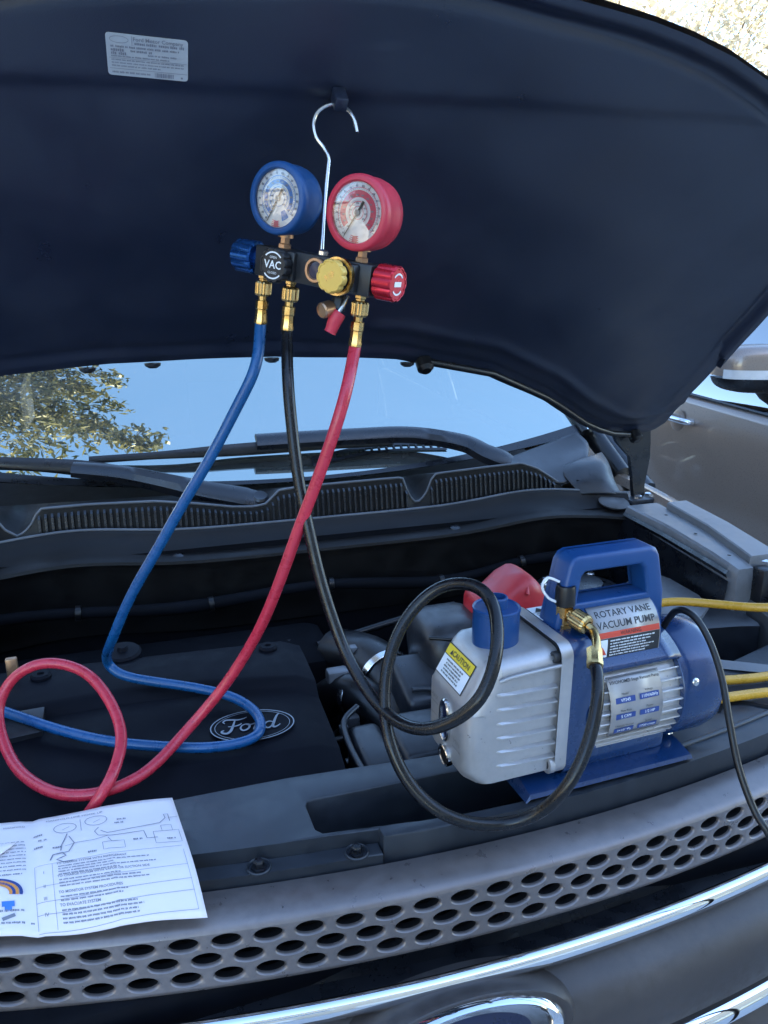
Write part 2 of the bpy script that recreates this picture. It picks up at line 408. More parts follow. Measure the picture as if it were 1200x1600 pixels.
def make_tree(name, label, base, blobs, nleaf, lsize, mat, trunk_r=.16, seed=1, group=None, slim=.32, droop=0):
    rr = random.Random(seed)
    t = thing(name, label, 'tree', base, group=group)
    B = V(base)
    top = V((sum(b[0] for b in blobs)/len(blobs), sum(b[1] for b in blobs)/len(blobs), min(b[2] for b in blobs)))
    fork = V((top.x*.3, top.y*.3, top.z*.55))
    bm = tube_bm(catmull([(0, 0, -.1), (fork.x*.4, fork.y*.4+.05, fork.z*.5), fork], 5), lambda q: trunk_r*(1.25-.55*q), 10)
    bmo('trunk', bm, 'bark', t, 60)
    bm = bmesh.new()
    for (x, y, z, r) in [b[:4] for b in blobs if len(b) < 5]:
        c = V((x, y, z)); mid = (fork+c)/2 + V((rr.uniform(-.2, .2), rr.uniform(-.2, .2), .15))
        pth = catmull([fork-V((0, 0, .1)), mid, c, c+(c-mid)*.5], 4)
        tube_bm(pth, lambda q: max(.012, trunk_r*.45*(1-q)**1.5), 7, True, bm)
        for _ in range(5):
            e = c + V((rr.gauss(0, 1), rr.gauss(0, 1), rr.gauss(0, .8))).normalized()*r*.8
            tube_bm([mid.lerp(c, rr.uniform(.3, 1)), (c+e)/2, e], lambda q: .010*(1-q)+.003, 5, True, bm)
    bmo('limb', bm, 'bark', t, 60)
    vs_, fs = [], []
    clumps = []
    tot = sum(b[3]**2 for b in blobs)
    for bb in blobs:
        x, y, z, r = bb[:4]; lw = bb[4] if len(bb) > 4 else 1
        for _ in range(max(14, int(26*r*r/tot*len(blobs)*1.6))):
            d = V((rr.gauss(0, 1), rr.gauss(0, 1), rr.gauss(0, .8))).normalized()
            clumps.append((V((x, y, z))+d*r*rr.uniform(.35, 1.05), r*rr.uniform(.16, .34), lw))
    wsum = [c[1]**2*c[2] for c in clumps]
    for c in rr.choices(clumps, wsum, k=nleaf):
        p = c[0] + V((rr.gauss(0, 1), rr.gauss(0, 1), rr.gauss(0, 1)-droop*abs(rr.gauss(0, .6))))*c[1]*.7
        a = V((rr.gauss(0, 1), rr.gauss(0, 1), rr.gauss(0, 1)-droop)).normalized()
        b = a.cross(V((rr.gauss(0, 1), rr.gauss(0, 1), rr.gauss(0, 1)))).normalized()
        L = lsize*rr.uniform(.6, 1.25); w = L*slim
        i = len(vs_)
        vs_ += [p-a*L/2, p+b*w/2-a*L*.08, p+a*L/2, p-b*w/2-a*L*.08]
        fs += [(i, i+1, i+2, i+3)]
    mk('crown', vs_, fs, mat, t)
    return t
make_tree('overhanging_tree', 'tall leafy tree whose sunlit branches hang over the windshield', (-2.3, 5.6, 0),
          [(1.95, -2.4, 5.1, .42, 9), (2.25, -2.72, 4.9, .24, 10), (2.44, -2.86, 4.82, .14, 12), (2.20, -2.15, 5.2, .22, 9), (1.6, -2.75, 5.2, .45, 6), (1.35, -2.2, 5.5, .6, 3), (1.75, -2.1, 5.6, .5, 4), (.7, -2.4, 5.7, .8), (.9, -1.4, 5.9, .8), (-.3, -.6, 6.4, 1.1), (.3, .4, 6.8, 1.2), (-.9, .8, 6.2, 1.1)],
          42000, .072, 'leaf_olive', .15, 3, droop=.8)
k = 0
for (x, y, h, s, lab) in ((11.5, 17.5, 7.5, 1.0, 'sunlit dry tree behind the open hood at the upper right'), (16.5, 16.0, 8.5, 1.15, 'sunlit tree farthest to the right behind the open hood'), (14.5, 22, 10.0, 1.3, 'tall pale sunlit tree beyond the other two behind the hood'),
                     (-9.2, -1.8, 7.0, .8, 'sunlit tree left of the driveway, nearest the house'), (-9.5, 3.4, 7.5, .9, 'middle one of the sunlit trees left of the driveway'), (-8.6, 8.5, 6.5, 1.0, 'sunlit tree left of the driveway, farthest from the house')):
    k += 1; rr = random.Random(k*5)
    bl = [(rr.uniform(-2.2, 2.2)*s, rr.uniform(-1.6, 1.6)*s, h*rr.uniform(.32, .98), rr.uniform(1.0, 1.7)*s) for _ in range(13)]
    make_tree('sunlit_tree', lab, (x, y, 0), bl, 15000, .20, 'leaf_dry', .2, k, 'sunlit trees around the driveway', .5)

# ------------------------------------------------------------------ car shells
def wheel(parent, x, y, side):
    w = lathe('wheel', [(.20, -.10), (.33, -.11), (.365, -.08), (.37, 0), (.365, .08), (.33, .11), (.20, .10)], (x, y, .37), (side, 0, 0), 'tyre', parent, 40, True, 50)
    bm = lathe_bm([(.21, .02), (.235, .10), (.22, .105), (.205, .06), (.20, .02)], 40, frame((x, y, .37), (side, 0, 0)))
    for k in range(5):
        a = 2*math.pi*k/5
        tube_bm([V((x+side*.075, y, .37)), V((x+side*.085, y+.21*math.cos(a), .37+.21*math.sin(a)))], .03, 8, True, bm)
    lathe_bm([(.06, .05), (.06, .1), (0, .105)], 20, frame((x, y, .37), (side, 0, 0)), bm)
    bmo('rim', bm, 'steel', w, 40, True)
def side_x(z):
    return sm(z, [.3, .45, .7, .95, 1.08, 1.3], [.925, .955, .975, .972, .945, .90])
def panel(name, parent, xc, side, y0, y1, z0, ztop, arch=None, mat='brown_paint'):
    nu, nv = max(8, int((y1-y0)/.03)), 22
    vs_, fs = [], []
    for j in range(nv+1):
        for i in range(nu+1):
            y = y0+(y1-y0)*i/nu; zt = ztop(y); z = z0+(zt-z0)*j/nv
            vs_.append((xc+side*side_x(z), y, z))
    for j in range(nv):
        for i in range(nu):
            q = (j*(nu+1)+i, j*(nu+1)+i+1, (j+1)*(nu+1)+i+1, (j+1)*(nu+1)+i)
            c = sum((V(vs_[k]) for k in q), V())/4
            if arch and math.hypot(c.y-arch, c.z-.37) < .43: continue
            fs.append(q if side > 0 else q[::-1])
    o = mk(name, vs_, fs, mat, parent, 60, True)
    m = o.modifiers.new('thick', 'SOLIDIFY'); m.thickness = .012; m.offset = -1
    return o
def shell(car, xc, yfr, open_front):
    """doors, windows, roof and wheels of a parked suv whose nose is at y = yfr"""
    belt = lambda y: 1.06 + .05*(y-yfr-1.7)
    wy = (yfr+.98, yfr+3.85)
    for s in (-1, 1):
        if not open_front: panel('fender', car, xc, s, yfr+.30, yfr+1.42, .33, lambda y: 1.0+.05*(y-yfr-.3), wy[0])
        d = panel('door', car, xc, s, yfr+1.428, yfr+2.56, .30, belt)
        d2 = panel('door', car, xc, s, yfr+2.568, yfr+3.55, .30, belt, wy[1])
        panel('quarter_panel', car, xc, s, yfr+3.558, yfr+4.75, .33, belt, wy[1])
        for dd, y in ((d, yfr+2.21), (d2, yfr+3.4)):
            zz = belt(y)-.115; xx = xc+s*(side_x(zz))
            h = bmo('handle', tube_bm(catmull([(xx, y-.10, zz), (xx+s*.032, y-.085, zz+.004), (xx+s*.042, y, zz+.008), (xx+s*.034, y+.085, zz+.012), (xx, y+.10, zz+.012)], 5), lambda q: .0145, 12), 'chrome', dd, 60, True)
            lathe('handle_cup', [(0, .0015), (.042, .003), (.05, .001)], (xx+s*.001, y, zz-.004), (s, 0, .05), 'brown_paint', dd, 24, True, 60)
        for i, (a, b) in enumerate(((1.50, 2.50), (2.60, 3.48), (3.6, 4.45))):
            def wf(u, v, a=a, b=b, i=i):
                aa = a + (.62*v if i == 0 else 0); bb = b - (.35*v if i == 2 else 0)
                y = yfr+aa+(bb-aa)*u; z0 = belt(y)+.012; z = z0+(1.62-z0)*v
                return (xc+s*(.935-.24*v**1.2), y, z)
            grid('side_window', wf, 10, 8, 'car_glass', car, 60, True, flip=s < 0)
            def pf(u, v, b=b):
                y = yfr+b+.006+.09*u - (.10*v if b > 4 else 0); z0 = belt(y); z = z0+(1.63-z0)*v
                return (xc+s*(.934-.24*v**1.2), y, z)
            grid('pillar', pf, 2, 8, 'black_plastic', car, 60, True, flip=s < 0, solid=.02)
        # belt trim
        tube('belt_trim', [(xc+s*.943, yfr+1.45+3.0*k/12, belt(yfr+1.45+3.0*k/12)+.006) for k in range(13)], .008, 'black_plastic', car, 8, True)
        tube('sill', [(xc+s*.90, yfr+1.38, .27), (xc+s*.91, yfr+2.4, .26), (xc+s*.90, yfr+3.45, .27)], .06, 'black_plastic', car, 10, True)
        for y in wy:
            tube('arch_trim', [(xc+s*.962, y+.43*math.cos(a), .37+.43*math.sin(a)) for a in [math.pi*k/24*1.1-.15 for k in range(25)]], .022, 'black_plastic', car, 8, True)
            wheel(car, xc+s*.84, y, s)
        # a-pillar
        tube('pillar', catmull([(xc+s*.90, yfr+1.2, 1.06), (xc+s*.83, yfr+1.62, 1.32), (xc+s*.72, yfr+2.12, 1.62), (xc+s*.69, yfr+2.4, 1.69)], 4), .035, 'brown_paint' if not open_front else 'black_plastic', car, 10, True)
    def rf(u, v):
        x = (u*2-1); y = yfr+2.1+2.5*v
        return (xc+x*.71, y, 1.74-.07*x*x-.10*(2*v-.9)**2)
    grid('roof', rf, 16, 16, 'brown_paint', car, 60, True)
    def bk(u, v):
        x = u*2-1
        return (xc+x*(.93-.2*max(0, v-.5)), yfr+4.75+.05*(1-x*x)-.15*max(0, v-.5), .35+1.3*v)
    grid('tailgate', bk, 12, 12, 'brown_paint', car, 60, True)
    box('cabin', (xc-.80, yfr+1.6, .35), (xc+.80, yfr+4.6, .98), 'cabin', car, .03, True)
    for sx in (-.38, .38):
        bm = box_bm((xc+sx-.24, yfr+2.55, .9), (xc+sx+.24, yfr+2.7, 1.38), .05); box_bm((xc+sx-.13, yfr+2.6, 1.40), (xc+sx+.13, yfr+2.68, 1.58), .03, 2, bm)
        bmo('seat', bm, 'cabin', car, 50, True)

near = thing('brown_suv', 'brown suv with chrome door handle parked to the right of the open car', 'car', (3.375, .75, 0))
shell(near, 3.375, .75, False)
def near_front():
    xc, y0 = 3.375, .75
    def hf(u, v):
        x = u*2-1; return (xc+x*(.90-.06*(1-v)), y0+.22+1.05*v-.16*(1-x*x)*(1-v), .98+.10*v+.035*(1-x*x))
    grid('hood', hf, 14, 12, 'brown_paint', near, 60, True)
    def wf(u, v):
        x = u*2-1; return (xc+x*(.86-.17*v), y0+1.22+.9*v-.08*(1-x*x), 1.10+.52*v)
    grid('windshield', wf, 14, 8, 'car_glass', near, 60, True)
    def ff(u, v):
        x = u*2-1; return (xc+x*.93, y0+.05+.28*abs(x)**3-.06*math.sin(v*3.1), .28+.72*v)
    grid('front_bumper', ff, 20, 10, 'brown_paint', near, 60, True)
    for z in (.62, .70, .78): tube('grille_bar', [(xc-.5+k*.1, y0-.03+.2*abs((k-5)/9.3)**3, z) for k in range(11)], .02, 'chrome', near, 8, True)
    for s in (-1, 1):
        bm = bmesh.new(); bmesh.ops.create_uvsphere(bm, u_segments=20, v_segments=12, radius=1, matrix=Matrix.Translation((xc+s*.78, y0+.20, .78)) @ Matrix.Diagonal((.15, .12, .08, 1)))
        bmo('headlight', bm, 'lamp_lens', near, 60, True)
    # wing mirrors
    for s in (-1, 1):
        mx, my, mz = xc+s*1.09, 2.42, 1.262
        def mirror(zlo, zhi, name, mat, g=1.0):
            bm = bmesh.new()
            bmesh.ops.create_uvsphere(bm, u_segments=36, v_segments=24, radius=1)
            for v in bm.verts:
                c = v.co
                for i in range(3): c[i] = math.copysign(abs(c[i])**.62, c[i])
                c.z = max(zlo, min(zhi, c.z))
                w = 1-.10*(c.x*s+1)/2
                v.co = V((mx+c.x*.135*g, my+c.y*.085*g+.035*(c.x*s), mz+c.z*.098*g*w))
            return bmo(name, bm, mat, near, 50, True)
        mirror(-.28, 1.0, 'mirror_cap', 'brown_paint')
        mirror(-1.0, -.38, 'mirror_base', 'black_plastic', .985)
        bm = bmesh.new()
        def sg(a, z): # turn signal strip round the front
            x = math.copysign(abs(math.sin(a))**.62, math.sin(a)); y = -abs(math.cos(a))**.62
            return V((mx+x*.137, my+y*.088+.035*x*s, mz+z))
        n = 24
        for i in range(n):
            a0, a1 = -1.35+2.1*i/n, -1.35+2.1*(i+1)/n
            if s > 0: a0, a1 = -a1, -a0
            bm.faces.new([bm.verts.new(sg(a, z)) for a, z in ((a0, -.032), (a1, -.032), (a1, 0.002), (a0, 0.002))])
        bmo('turn_signal', bm, 'lamp_lens', near, 60, True)
        tube('mirror_arm', [(xc+s*.92, my+.03, 1.13), (xc+s*.98, my+.02, 1.16), (mx-s*.06, my+.01, mz-.06)], .035, 'black_plastic', near, 10, True)
near_front()

# ------------------------------------------------------------------ the open car
car = thing('open_suv', 'brown suv with its hood raised and engine bay exposed', 'car', (X0, .5, 0))
shell(car, X0, .42, True)
def strip(name, prof, mat, parent=None, x0=X0-.70, x1=X0+.70, n=60, curve=yf, smooth=50, flip=False, zf=None):
    """a moulding: profile of (offset from the front curve, z) swept across the car"""
    m = len(prof)-1
    def f(u, v):
        i = min(int(v*m+1e-6), m); x = x0+(x1-x0)*u
        return (x, curve(x)+prof[i][0], prof[i][1]+(zf(x) if zf else 0))
    return grid(name, f, n, m, mat, parent or car, smooth, True, flip)

def grille():
    P = .0393; XA = .313-14*P; NC = 30                # row of holes measured off the car
    a, b = .0134, .0060
    def fmap(x, q, d): return V((x, yf(x)-.008*q+d*.95, .992-.055*q-d*.15))
    bm = bmesh.new()
    n = 22
    def cell(xc, q0, q1):
        qc = (q0+q1)/2; hw = P/2
        t = bmesh.new(); E = []
        rect = [(-hw, q0), (-hw/2, q0), (0, q0), (hw/2, q0), (hw, q0), (hw, q1), (hw/2, q1), (0, q1), (-hw/2, q1), (-hw, q1)]
        for L in (rect, [((a+.0024)*math.cos(2*math.pi*k/n), qc+(b+.0020)/.0556*math.sin(2*math.pi*k/n)) for k in range(n)]):
            vv = [t.verts.new((p[0], p[1], 0)) for p in L]
            E += [t.edges.new((vv[i], vv[(i+1) % len(vv)])) for i in range(len(vv))]
        ring = vv
        bmesh.ops.triangle_fill(t, use_beauty=True, edges=E, normal=(0, 0, 1))
        for f in t.faces:
            f.normal_update()
            if f.normal.z > 0: f.normal_flip()
        prev = ring
        for (da, d) in ((.0014, .0007), (.0005, .0020), (.0001, .0045), (-.0004, .013)):
            cur = [t.verts.new(((a+da)*math.cos(2*math.pi*k/n), qc+(b+da)/.0556*math.sin(2*math.pi*k/n), d)) for k in range(n)]
            for k in range(n):
                ff_ = t.faces.new((prev[k], prev[(k+1) % n], cur[(k+1) % n], cur[k]))
                if d > .005: ff_.material_index = 1  # deep hole walls black: the shade inside is put into the colour
            prev = cur
        for v in t.verts: v.co = fmap(xc+v.co.x, v.co.y, v.co.z)
        add(bm, t)
    for r, (q0, q1) in enumerate(((0.0, .315), (.315, .63), (.63, .945))):
        for k in range(NC): cell(XA+k*P+(P/2 if r == 1 else 0), q0, q1)
    for (xa, xb) in ((XA-P/2, XA), (XA+(NC-.5)*P, XA+NC*P)):   # ends of the staggered row
        pass
    bmesh.ops.remove_doubles(bm, verts=bm.verts[:], dist=.0002)
    bmesh.ops.recalc_face_normals(bm, faces=bm.faces[:])
    xa, xb = XA-P/2, XA+(NC-.5)*P; ns = NC*4
    lip = [(.050, .985), (.0495, .996), (.045, 1.0015), (.034, 1.0035), (.020, 1.0020), (.008, .9985), (.0020, .9955), (0, .992)]
    low = [(-.0076, .992-.055*.945), (-.008, .938), (-.0065, .9345), (.02, .931)]
    for prof in (lip, low):
        rows = [[bm.verts.new((x, yf(x)+dy, z)) for x in [xa+(xb-xa)*i/ns for i in range(ns+1)]] for dy, z in prof]
        for j in range(len(prof)-1):
            for i in range(ns): bm.faces.new((rows[j][i], rows[j+1][i], rows[j+1][i+1], rows[j][i+1]))
    bmesh.ops.remove_doubles(bm, verts=bm.verts[:], dist=.0002)
    g = bmo('grille_plate', bm, 'grille_silver', car, 38, True); g.data.materials.append(M['hole_black'])
    strip('grille_backing', [(.050, .992), (.040, .925)], 'hole_black', g, XA-P, XA+NC*P)  # black sheet standing in for the shade behind the holes
    strip('grille_recess', [(.02, .934), (.016, .915), (.010, .90), (-.022, .893)], 'black_plastic', x0=X0-.60, x1=X0+.60)
    strip('chrome_bar', [(-.026, .921), (-.029, .9240), (-.034, .9245), (-.0395, .9205), (-.0415, .9145), (-.040, .908), (-.035, .9045), (-.022, .903)], 'chrome', n=80, smooth=80)
    strip('grille_bar', [(-.020, .900), (-.034, .893), (-.050, .887), (-.064, .876), (-.071, .858), (-.074, .825), (-.070, .806), (-.05, .800)], 'grille_dark', n=80)
    strip('grille_recess', [(-.02, .806), (-.03, .79), (-.04, .78)], 'black_plastic')
    strip('chrome_bar', [(-.045, .789), (-.060, .7905), (-.071, .786), (-.077, .776), (-.074, .765), (-.05, .76)], 'chrome', n=80, smooth=80)
    strip('front_bumper', [(.06, .86), (-.02, .80), (-.05, .76), (-.07, .74), (-.08, .68), (-.09, .60), (-.12, .52), (-.12, .42), (-.08, .32), (0, .28)], 'grille_dark', x0=X0-.95, x1=X0+.95)
    # oval badge in its raised surround
    bx = .250; by = yf(bx)-.050; bz = .868; ax = V((0, -.97, .24)).normalized()
    F = frame((bx, by, bz), ax, (1, 0, 0))
    def oval(name, prof, mat, par, sm_=60):
        bm = bmesh.new(); n = 56; rings = []
        for (ra, rb, h) in prof:
            rings.append([bm.verts.new(F @ V((ra*math.cos(2*math.pi*k/n), rb*math.sin(2*math.pi*k/n), h))) for k in range(n)])
        for i in range(len(rings)-1):
            for k in range(n): bm.faces.new((rings[i][k], rings[i][(k+1) % n], rings[i+1][(k+1) % n], rings[i+1][k]))
        bm.faces.new(rings[-1])
        return bmo(name, bm, mat, par, sm_, True)
    sur = oval('badge_surround', [(.134, .050, -.03), (.128, .050, .004), (.120, .050, .018), (.115, .0485, .022), (.106, .0445, .020)], 'grille_dark', car)
    oval('badge_ring', [(.107, .0455, .016), (.106, .0450, .026), (.100, .0415, .031), (.092, .0370, .027), (.090, .0360, .020)], 'chrome', sur)
    oval('badge_face', [(.091, .0366, .0195), (.05, .02, .0205)], 'emblem_blue', sur)
    return F
BADGE = grille()

def script_word(fn, s, name, mat, parent):
    """the flowing script of the badge, drawn as ribbons in a unit box about 2.6 wide and 1 high"""
    bm = bmesh.new()
    W = lambda a, b: (lambda t: a+(b-a)*math.sin(math.pi*t))
    S = [([(-1.15, .28), (-1.22, .40), (-1.10, .52), (-.85, .50), (-.60, .46), (-.35, .52), (-.22, .60)], W(.04, .13)),
         ([(-.72, .46), (-.78, .20), (-.84, -.05), (-.93, -.30), (-1.08, -.42), (-1.25, -.36), (-1.28, -.24), (-1.18, -.20)], W(.07, .16)),
         ([(-1.02, .04), (-.85, .02), (-.66, .05), (-.50, .12), (-.46, .20)], W(.04, .09)),
         ([(-.28, .10), (-.44, .02), (-.50, -.16), (-.42, -.32), (-.26, -.30), (-.14, -.14), (-.14, .04), (-.26, .10), (-.16, .03), (.0, .05), (.08, .08)], W(.07, .12)),
         ([(.06, .12), (.14, .06), (.12, -.08), (.06, -.24), (.03, -.34)], W(.06, .13)),
         ([(.10, -.10), (.20, .06), (.32, .14), (.42, .10), (.40, .02)], W(.05, .11)),
         ([(.86, .06), (.70, .12), (.54, .02), (.50, -.16), (.56, -.30), (.68, -.32), (.80, -.20), (.92, .02)], W(.07, .12)),
         ([(1.20, .62), (1.10, .56), (1.00, .34), (.90, .02), (.84, -.20), (.90, -.32), (1.04, -.26), (1.16, -.14)], W(.05, .15))]
    for pts, w in S:
        p = [(q.x*s, q.y*s) for q in catmull([(x, y, 0) for x, y in pts], 6)]
        stroke_bm(bm, p, (lambda t, w=w: w(t)*s*.78), fn)
    return bmo(name, bm, mat, parent, None, True)
# ---- radiator cover with its opening
def fy(x, o): return yf(x)+o
def radiator_cover():
    xs = [-.50+i*.05 for i in range(32)]
    front = [(x, fy(x, .066 if x < .205 else .050)) for x in xs if not (.19 < x < .24)]
    left = [p for p in front if p[0] < .2] + [(.205, fy(.205, .066)), (.206, fy(.206, .052))] 
    right = [p for p in front if p[0] > .21]
    outer = left+right+[(1.05, .90), (.92, .865), (.80, .83), (.68, .80), (.60, .775), (.50, .757), (.32, .752), (.13, .764), (.0, .764), (-.2, .775), (-.5, .80)]
    hole = [(.150, .716), (.305, .714), (.46, .712), (.54, .71), (.548, .70), (.548, .660), (.54, .652), (.45, .645), (.36, .642), (.30, .643), (.25, .647), (.235, .6495), (.147, .660), (.141, .668), (.140, .708), (.143, .714)]
    h2 = ellipse(.592, .670, .018, .011, 20)
    h3 = ellipse(.70, .752, .0, .0, 3)
    bm = plate_bm(outer, [hole, h2], .945, 1.030, .0025, 2)
    o = bmo('radiator_cover', bm, 'cover_plastic', car, 40, True)
    # lower front rim with the bolt bosses
    xr = [-.50+i*.04 for i in range(19)]
    rim = [(x, fy(x, .047)) for x in xr if x < .2] + [(.204, fy(.204, .047))] + [(.204, fy(.204, .0658))] + [(x, fy(x, .0658)) for x in reversed(xr) if x < .19]
    bm = plate_bm(rim, [], .945, 1.0130, .002, 2)
    r = bmo('cover_rim', bm, 'cover_plastic', car, 40, True)
    for (x, y, z) in ((.078, .6495, 1.0130), (.178, .639, 1.0130)):
        bm = lathe_bm([(.0125, 0), (.0125, .002), (.0115, .003), (.0108, .0025), (.0100, .0005)], 28, Matrix.Translation((x, y, z)) @ Matrix.Rotation(0, 4, 'Z'))
        bmo('bolt_recess', bm, 'cover_plastic', r, 40, True)
        b = lathe('bolt', [(.0085, 0), (.0085, .0015), (.0060, .002), (.0058, .0075), (.0045, .009), (0, .009)], (x, y, z+.0005), (0, 0, 1), 'black_plastic', r, 6, True, 30)
    for (x, y) in ():
        bmo('cover_boss', lathe_bm([(.024, 0), (.024, .0015), (.022, .002), (.0, .0022)], 28, Matrix.Translation((x, y, 1.0131))), 'cover_plastic', r, 40, True)
    # crescent slot and raised rib right of the pump
    bm = bmesh.new()
    stroke_bm(bm, [(.735+.035*math.cos(t), .715+.022*math.sin(t)) for t in [R(150-13*k) for k in range(11)]]+[(.781, .712)], .009, lambda x, y: V((x, y, 1.0312)))
    bmo('slot', bm, 'hole_black', o, None, True)
    tube('rib', [(x, fy(x, .078)+.02*(x-.6), 1.0305) for x in [.60+.03*k for k in range(14)]], .0035, 'cover_plastic', o, 8, True)
    # what lies below the opening
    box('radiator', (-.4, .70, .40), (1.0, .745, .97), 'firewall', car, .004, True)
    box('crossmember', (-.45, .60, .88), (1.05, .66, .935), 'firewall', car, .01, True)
    bm = tube_bm(catmull([(.16, .68, .955), (.27, .66, .965), (.40, .67, .955), (.56, .66, .95)], 6), .012, 10)
    bmo('coolant_pipe', bm, 'rubber', car, 60, True)
    lathe('latch_bolt', [(.006, 0), (.006, .004), (.003, .006), (0, .006)], (.262, .672, .970), (0, -.4, 1), 'steel', car, 12, True)
    lathe('latch_bolt', [(.006, 0), (.006, .004), (.003, .006), (0, .006)], (.245, .655, .968), (0, -.4, 1), 'steel', car, 12, True)
radiator_cover()

# ---- engine bay
def bay():
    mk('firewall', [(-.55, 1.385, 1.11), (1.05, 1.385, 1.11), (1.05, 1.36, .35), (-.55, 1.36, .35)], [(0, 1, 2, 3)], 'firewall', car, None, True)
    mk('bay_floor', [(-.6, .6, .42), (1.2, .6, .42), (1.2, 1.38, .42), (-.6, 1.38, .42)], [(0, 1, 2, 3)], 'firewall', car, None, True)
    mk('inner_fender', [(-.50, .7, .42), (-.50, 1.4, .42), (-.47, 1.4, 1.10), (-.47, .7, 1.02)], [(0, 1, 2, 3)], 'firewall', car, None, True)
    # engine cover
    prof = [(.800, .92), (.800, .975), (.806, .990), (.820, 1.001), (.846, 1.0105), (.853, 1.014), (.857, 1.0155), (.90, 1.019), (.970, 1.025), (.982, 1.0275), (.988, 1.033), (.994, 1.0395), (1.003, 1.0425), (1.06, 1.046), (1.10, 1.045), (1.125, 1.034), (1.135, 1.01), (1.14, .93)]
    x0, x1 = -.46, .212
    nu = 26; vs_ = []; fs = []
    for j, (y, z) in enumerate(prof):
        for i in range(nu+1):
            u = i/nu; x = x0+(x1-x0)*u
            e = min(1, (x1-x)/.012) if x1-x < .012 else 1
            zz = z-.010*(1-math.sqrt(max(0, 1-(1-e)**2)))
            yy = y-.035*(u-.5) + (.018*math.sin((x+.2)*9) if .97 < y < 1.01 else 0)
            vs_.append((x-.0*e, yy, zz))
    for j in range(len(prof)-1):
        for i in range(nu):
            q = j*(nu+1)+i; fs.append((q, q+1, q+nu+2, q+nu+1))
    n = len(prof)
    fs.append([j*(nu+1)+nu for j in range(n)][::1])
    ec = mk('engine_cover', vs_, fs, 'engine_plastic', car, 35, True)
    c = V((.110, .898, 1.0215)); rz = R(-6)
    fn = lambda x, y: V((c.x+x*math.cos(rz)-y*math.sin(rz), c.y+x*math.sin(rz)+y*math.cos(rz), c.z+(y*.06)))
    fo = lambda dz: (lambda x, y: fn(x, y)+V((0, 0, dz)))
    bm = bmesh.new(); quadn = 48
    vv = [bm.verts.new(fo(.0006)(.054*math.cos(2*math.pi*k/quadn), .0335*math.sin(2*math.pi*k/quadn))) for k in range(quadn)]
    bm.faces.new(vv)
    lg = bmo('badge', bm, 'engine_plastic', ec, None, True)
    bm = bmesh.new()
    for rr, w in ((1.0, .0016), (.90, .0008)):
        stroke_bm(bm, [(.054*rr*math.cos(2*math.pi*k/64), .0335*(rr-.02)*math.sin(2*math.pi*k/64)) for k in range(65)], w, fo(.0018))
    bmo('badge_outline', bm, 'badge_grey', ec, None, True)
    script_word(fo(.002), .031, 'badge_script', 'badge_grey', ec)
    # front and rear blocks around the engine
    box('intake_block', (-.46, 1.15, .6), (.30, 1.33, .97), 'firewall', car, .03, True)
    # box-shaped air duct lids between engine and pump
    def lid(lo, hi, name, mat='grey_plastic', bev=.014, sl=0):
        bm = box_bm(lo, hi, bev, 3)
        for v in bm.verts:
            if v.co.z > (lo[2]+hi[2])/2: v.co.z += sl*(v.co.y-lo[1])
        return bmo(name, bm, mat, car, 45, True)
    a = lid((.238, .800, .70), (.285, .905, .990), 'air_duct', 'dusty_plastic', .012, .05)
    b = lid((.290, .795, .70), (.420, .900, 1.000), 'air_duct', 'dusty_plastic', .010, .05)
    lid((.335, .915, .70), (.470, 1.020, 1.005), 'air_duct', 'dusty_plastic', .012, .25)
    tube('duct_rim', catmull([(.232, .80, .992), (.230, .86, .995), (.236, .905, 1.0), (.262, .93, 1.004)], 5), .0045, 'dusty_plastic', car, 8, True)
    tube('duct_rim', catmull([(.345, .93, 1.016), (.375, .925, 1.014), (.39, .905, 1.006), (.41, .89, 1.005), (.46, .885, 1.005)], 5), .004, 'dusty_plastic', car, 8, True)
    # domed reservoir behind the oil tank
    bm = bmesh.new(); bmesh.ops.create_uvsphere(bm, u_segments=32, v_segments=20, radius=1)
    for v in bm.verts:
        p = v.co
        for i in range(3): p[i] = math.copysign(abs(p[i])**.55, p[i])
        v.co = V((.455+p.x*.066-.012*p.z, 1.03+p.y*.075, .99+p.z*.092))
    rs = bmo('reservoir', bm, 'dusty_plastic', car, 60, True)
    tube('reservoir_seam', catmull([(.392, .985, 1.066), (.42, .967, 1.068), (.46, .960, 1.066), (.50, .958, 1.060)], 6), .0028, 'rubber', rs, 8, True)
    # big black intake hose
    tube('intake_hose', catmull([(.30, 1.20, .95), (.34, 1.12, .965), (.36, 1.03, .95), (.345, .95, .92), (.32, .90, .88)], 8), .045, 'rubber', car, 18, True)
    tube('intake_hose', catmull([(.23, 1.10, .90), (.27, 1.06, .955), (.30, 1.02, .96), (.33, .98, .92)], 8), .030, 'rubber', car, 16, True)
    # red battery terminal cover
    bm = bmesh.new(); bmesh.ops.create_uvsphere(bm, u_segments=28, v_segments=18, radius=1)
    for v in bm.verts:
        p = v.co
        for i in range(3): p[i] = math.copysign(abs(p[i])**.6, p[i])
        x = .540+p.x*.062; y = 1.035+p.y*.048; z = 1.095+p.z*.036
        z += .010*math.sin(x*70)*(p.z > 0) + (.022*max(0, -p.x)*(-1))
        v.co = V((x, y, z))
    rc = bmo('battery_terminal_cover', bm, 'battery_red', car, 60, True)
    tube('cover_seam', catmull([(.555, .985, 1.115), (.560, 1.0, 1.128), (.566, 1.04, 1.133), (.568, 1.07, 1.128)], 5), .003, 'battery_red', rc, 8, True)
    box('battery', (.48, .93, .80), (.70, 1.12, 1.050), 'black_plastic', car, .008, True)
    tube('battery_cable', catmull([(.60, 1.03, 1.10), (.63, 1.05, 1.11), (.66, 1.08, 1.09), (.70, 1.12, 1.05)], 6), .0025, 'steel', car, 8, True)
    # bits that glint in the dark
    box('connector', (-.205, 1.085, 1.035), (-.190, 1.095, 1.075), 'bronze', car, .002, True)
